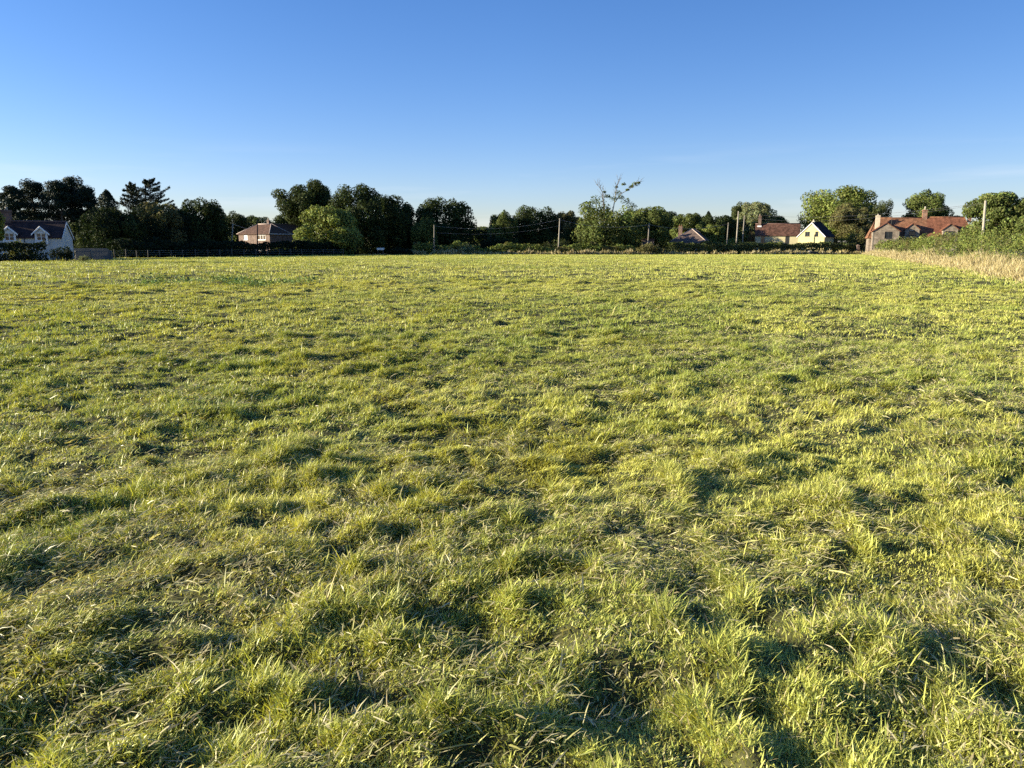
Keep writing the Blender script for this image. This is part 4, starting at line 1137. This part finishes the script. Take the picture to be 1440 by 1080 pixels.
# ------------------------------------------------------------------ poles and wires
def pole(label, px0, py0, px1, py1, Y, r=.14, mat='pole', arm=False, group='telegraph poles along the lane'):
    b = at(px0, py0, Y); tp = at(px1, py1, Y)
    d = (tp - b); foot = b - d * ((b.z + .4) / d.z)
    t = tag(empty('telegraph_pole', (foot.x, foot.y, 0)), label, 'pole', group)
    o = Vector((foot.x, foot.y, 0))
    mb = MB(); mb.tube([foot - o, foot.lerp(tp, .5) - o, tp - o], [r * 1.15, r, r * .78], 10)
    mb.build('post', M[mat], t, smooth=True)
    if arm:
        c = tp - o - Vector((0, 0, .35))
        am = MB(); am.box(c.x - .5, c.x + .5, c.y - .05 - r, c.y + .05 - r, c.z - .05, c.z + .05); ab = am.build('crossarm', M[mat], t)
        for s in (-.42, .42):
            im = MB(); im.tube([(c.x + s, c.y - r, c.z + .05), (c.x + s, c.y - r, c.z + .13), (c.x + s, c.y - r, c.z + .2)], [.05, .06, .03], 8); im.build('insulator', M['porcelain'], ab, smooth=True)
    return tp
pole('thin pale pole with slanting wire left of the brown roofed house', 326, 341, 327.5, 314, 136, .12, arm=False)
pole('dark thin pole in front of the brown roofed house', 362, 342, 362, 309, 138, .11, 'darkpole', arm=False)
tpA = pole('grey pole in front of the lone dark oak', 610.5, 346, 610.5, 316, 151, .11, 'postwood')
tpB = pole('thin grey pole in the sky gap near centre', 690, 338, 690.5, 312, 170, .10, 'darkshadepost')
tpC = pole('leaning pale pole left of the dead topped oak', 785.5, 345, 787.2, 307, 156, .13)
tpD = pole('leaning pale pole beside the small brick outbuilding', 911, 344, 913, 314, 158, .12, 'postwood')
tpE = pole('short pale pole left of the pair near cream cottage', 1022.5, 338, 1024.3, 313, 168, .12, 'postwood')
tpF = pole('tallest pale pole in front of the pale maple', 1035.5, 343, 1038.5, 297, 168, .15)
tpG = pole('grey weathered pole close right of the tallest pale pole', 1044, 341, 1047, 303, 172, .14, 'postwood')
tpH = pole('white bleached pole rising from the right hedge', 1382.5, 325, 1386, 282, 76, .13, 'pole')
def wire(label, a, b, sag, r=.022, mat='wire'):
    pts = []
    for k in range(25):
        f = k / 24
        p = a.lerp(b, f); p.z -= sag * 4 * f * (1 - f); pts.append(p)
    o = pts[0].copy()
    mb = MB(); mb.tube([p - o for p in pts], [r] * 25, 5)
    w = mb.build('overhead_wire', M[mat], smooth=True); w.location = o
    tag(w, label, 'wire')
dz = Vector((0, 0, -.25))
wire('upper sagging wire across the dark round tree near centre', tpA + dz, tpC + dz, 1.1, .014)
wire('lower sagging wire across the dark round tree near centre', tpA + dz * 6, tpC + dz * 6, .9, .010)
wire('slanting service wire to the roof of the brown roofed house', at(327.5, 315, 136), at(350, 322, 157), .1, .035)
wire('wire between the outbuilding pole and the short pale pole', tpD + dz, tpE + dz, 1.0, .02)
wire('wire between the dead topped oak pole and the outbuilding pole', tpC + dz, tpD + dz, 1.0, .02)
wire('upper long wire from the tallest pole to white bleached pole', tpF + dz, tpH + dz + Vector((-.1, 0, 0)), 1.2, .014, 'darkwire')
wire('lower long wire from grey weathered pole to white bleached pole', tpG + dz, tpH + dz + Vector((.1, 0, -.05)), 1.35, .012, 'darkwire')

# ------------------------------------------------------------------ fences and small things
f = tag(empty('wire_fence', (gx(165, 101), 101, 0)), 'grey post and wire fence along the shaded foot of left wood', 'fence')
o0 = f.location.copy()
fp = [Vector((gx(px, Y), Y, 0)) for px, Y in ((160, 100), (200, 106), (250, 113), (300, 119), (350, 125), (420, 133), (490, 142))]
acc = 0; posts = []
for a, b in zip(fp[:-1], fp[1:]):
    l_ = (b - a).length
    while acc < l_:
        posts.append(a.lerp(b, acc / l_)); acc += 2.35
    acc -= l_
for p in posts:
    q = p - o0; hgt = rnd.uniform(1.1, 1.3); lx = rnd.uniform(-.05, .05)
    mb = MB(); mb.tube([(q.x, q.y, -.3), (q.x + lx, q.y, hgt - .04), (q.x + lx, q.y, hgt)], [.075, .07, .05], 7); mb.build('post', M['darkshadepost'], f, smooth=True)
for z in (.45, .75, 1.05):
    mb = MB(); mb.tube([p - o0 + Vector((0, -.08, z)) for p in posts], [.008] * len(posts), 4); mb.build('wire_strand', M['wire'], f)
# grey board panel
pa, pb2 = Vector((gx(104, 88), 88, 0)), Vector((gx(156, 93), 93, 0))
ln = (pb2 - pa).length
f = tag(empty('board_fence', pa, math.atan2(pb2.y - pa.y, pb2.x - pa.x)), 'grey vertical board fence panel right of the white cottage, sloping down at one end', 'fence')
mb = MB(); nb = int(ln / .15)
for k in range(nb):
    s = k * ln / nb
    tp_ = 1.42 if s < ln - .8 else 1.42 - (s - ln + .8) ** 1.5 * .75
    mb.box(s, s + ln / nb - .012, 0, .02, .05, tp_)
mb.build('board', M['shadeboard'], f)
mb = MB(); mb.box(0, ln, .022, .07, .35, .43); mb.box(0, ln, .022, .07, 1.0, 1.08); mb.build('rail', M['shadeboard'], f)
for s in (.02, ln * .42, ln - .1):
    mb = MB(); mb.box(s, s + .1, -.12, -.004, -.2, 1.15); mb.build('post', M['postwood'], f, bevel=.01)

# white trough on legs in the shade
q = Vector((gx(535, 146), 146, 0))
t = tag(empty('water_trough', q), 'white trough on dark legs in the shade under the tall dark trees', 'trough')
mb = MB()
mb.hexa([(-.62, -.25, .95), (.62, -.25, .95), (.62, .25, .95), (-.62, .25, .95), (-.75, -.32, 1.38), (.75, -.32, 1.38), (.75, .32, 1.38), (-.75, .32, 1.38)])
mb.build('basin', M['whitepaint'], t, bevel=.04)
for sx in (-.5, .5):
    for sy in (-.18, .18):
        mb = MB(); mb.box(sx - .04, sx + .04, sy - .04, sy + .04, -.1, .952); mb.build('leg', M['darkframe'], t)
# black tub below the clipped hedge
q = Vector((gx(1145, 157), 157, 0))
t = tag(empty('feed_tub', q), 'low black tub with a pale lid edge lying below the clipped hedge', 'tub')
mb = MB(); mb.hexa([(-1.0, -.4, -.05), (1.0, -.4, -.05), (1.0, .4, -.05), (-1.0, .4, -.05), (-.9, -.34, .62), (.9, -.34, .62), (.9, .34, .62), (-.9, .34, .62)]); mb.build('tub', M['black'], t, bevel=.08)
mb = MB(); mb.box(-1.02, -.55, -.42, .42, .62, .74); mb.build('lid', M['lead'], t, bevel=.02)
# brick gate pier at the end of the clipped hedge
q = Vector((gx(1206.5, 166), 166, 0))
t = tag(empty('gate_pier', q), 'pinkish brick gate pier in the gap at the end of clipped hedge', 'pier')
mb = MB(); mb.box(-.28, .28, -.28, .28, -.2, 1.75); mb.build('shaft', M['pinkbrick'], t)
mb = MB(); mb.hexa([(-.36, -.36, 1.752), (.36, -.36, 1.752), (.36, .36, 1.752), (-.36, .36, 1.752), (-.1, -.1, 2.05), (.1, -.1, 2.05), (.1, .1, 2.05), (-.1, .1, 2.05)]); mb.build('cap', M['pinkbrick'], t)
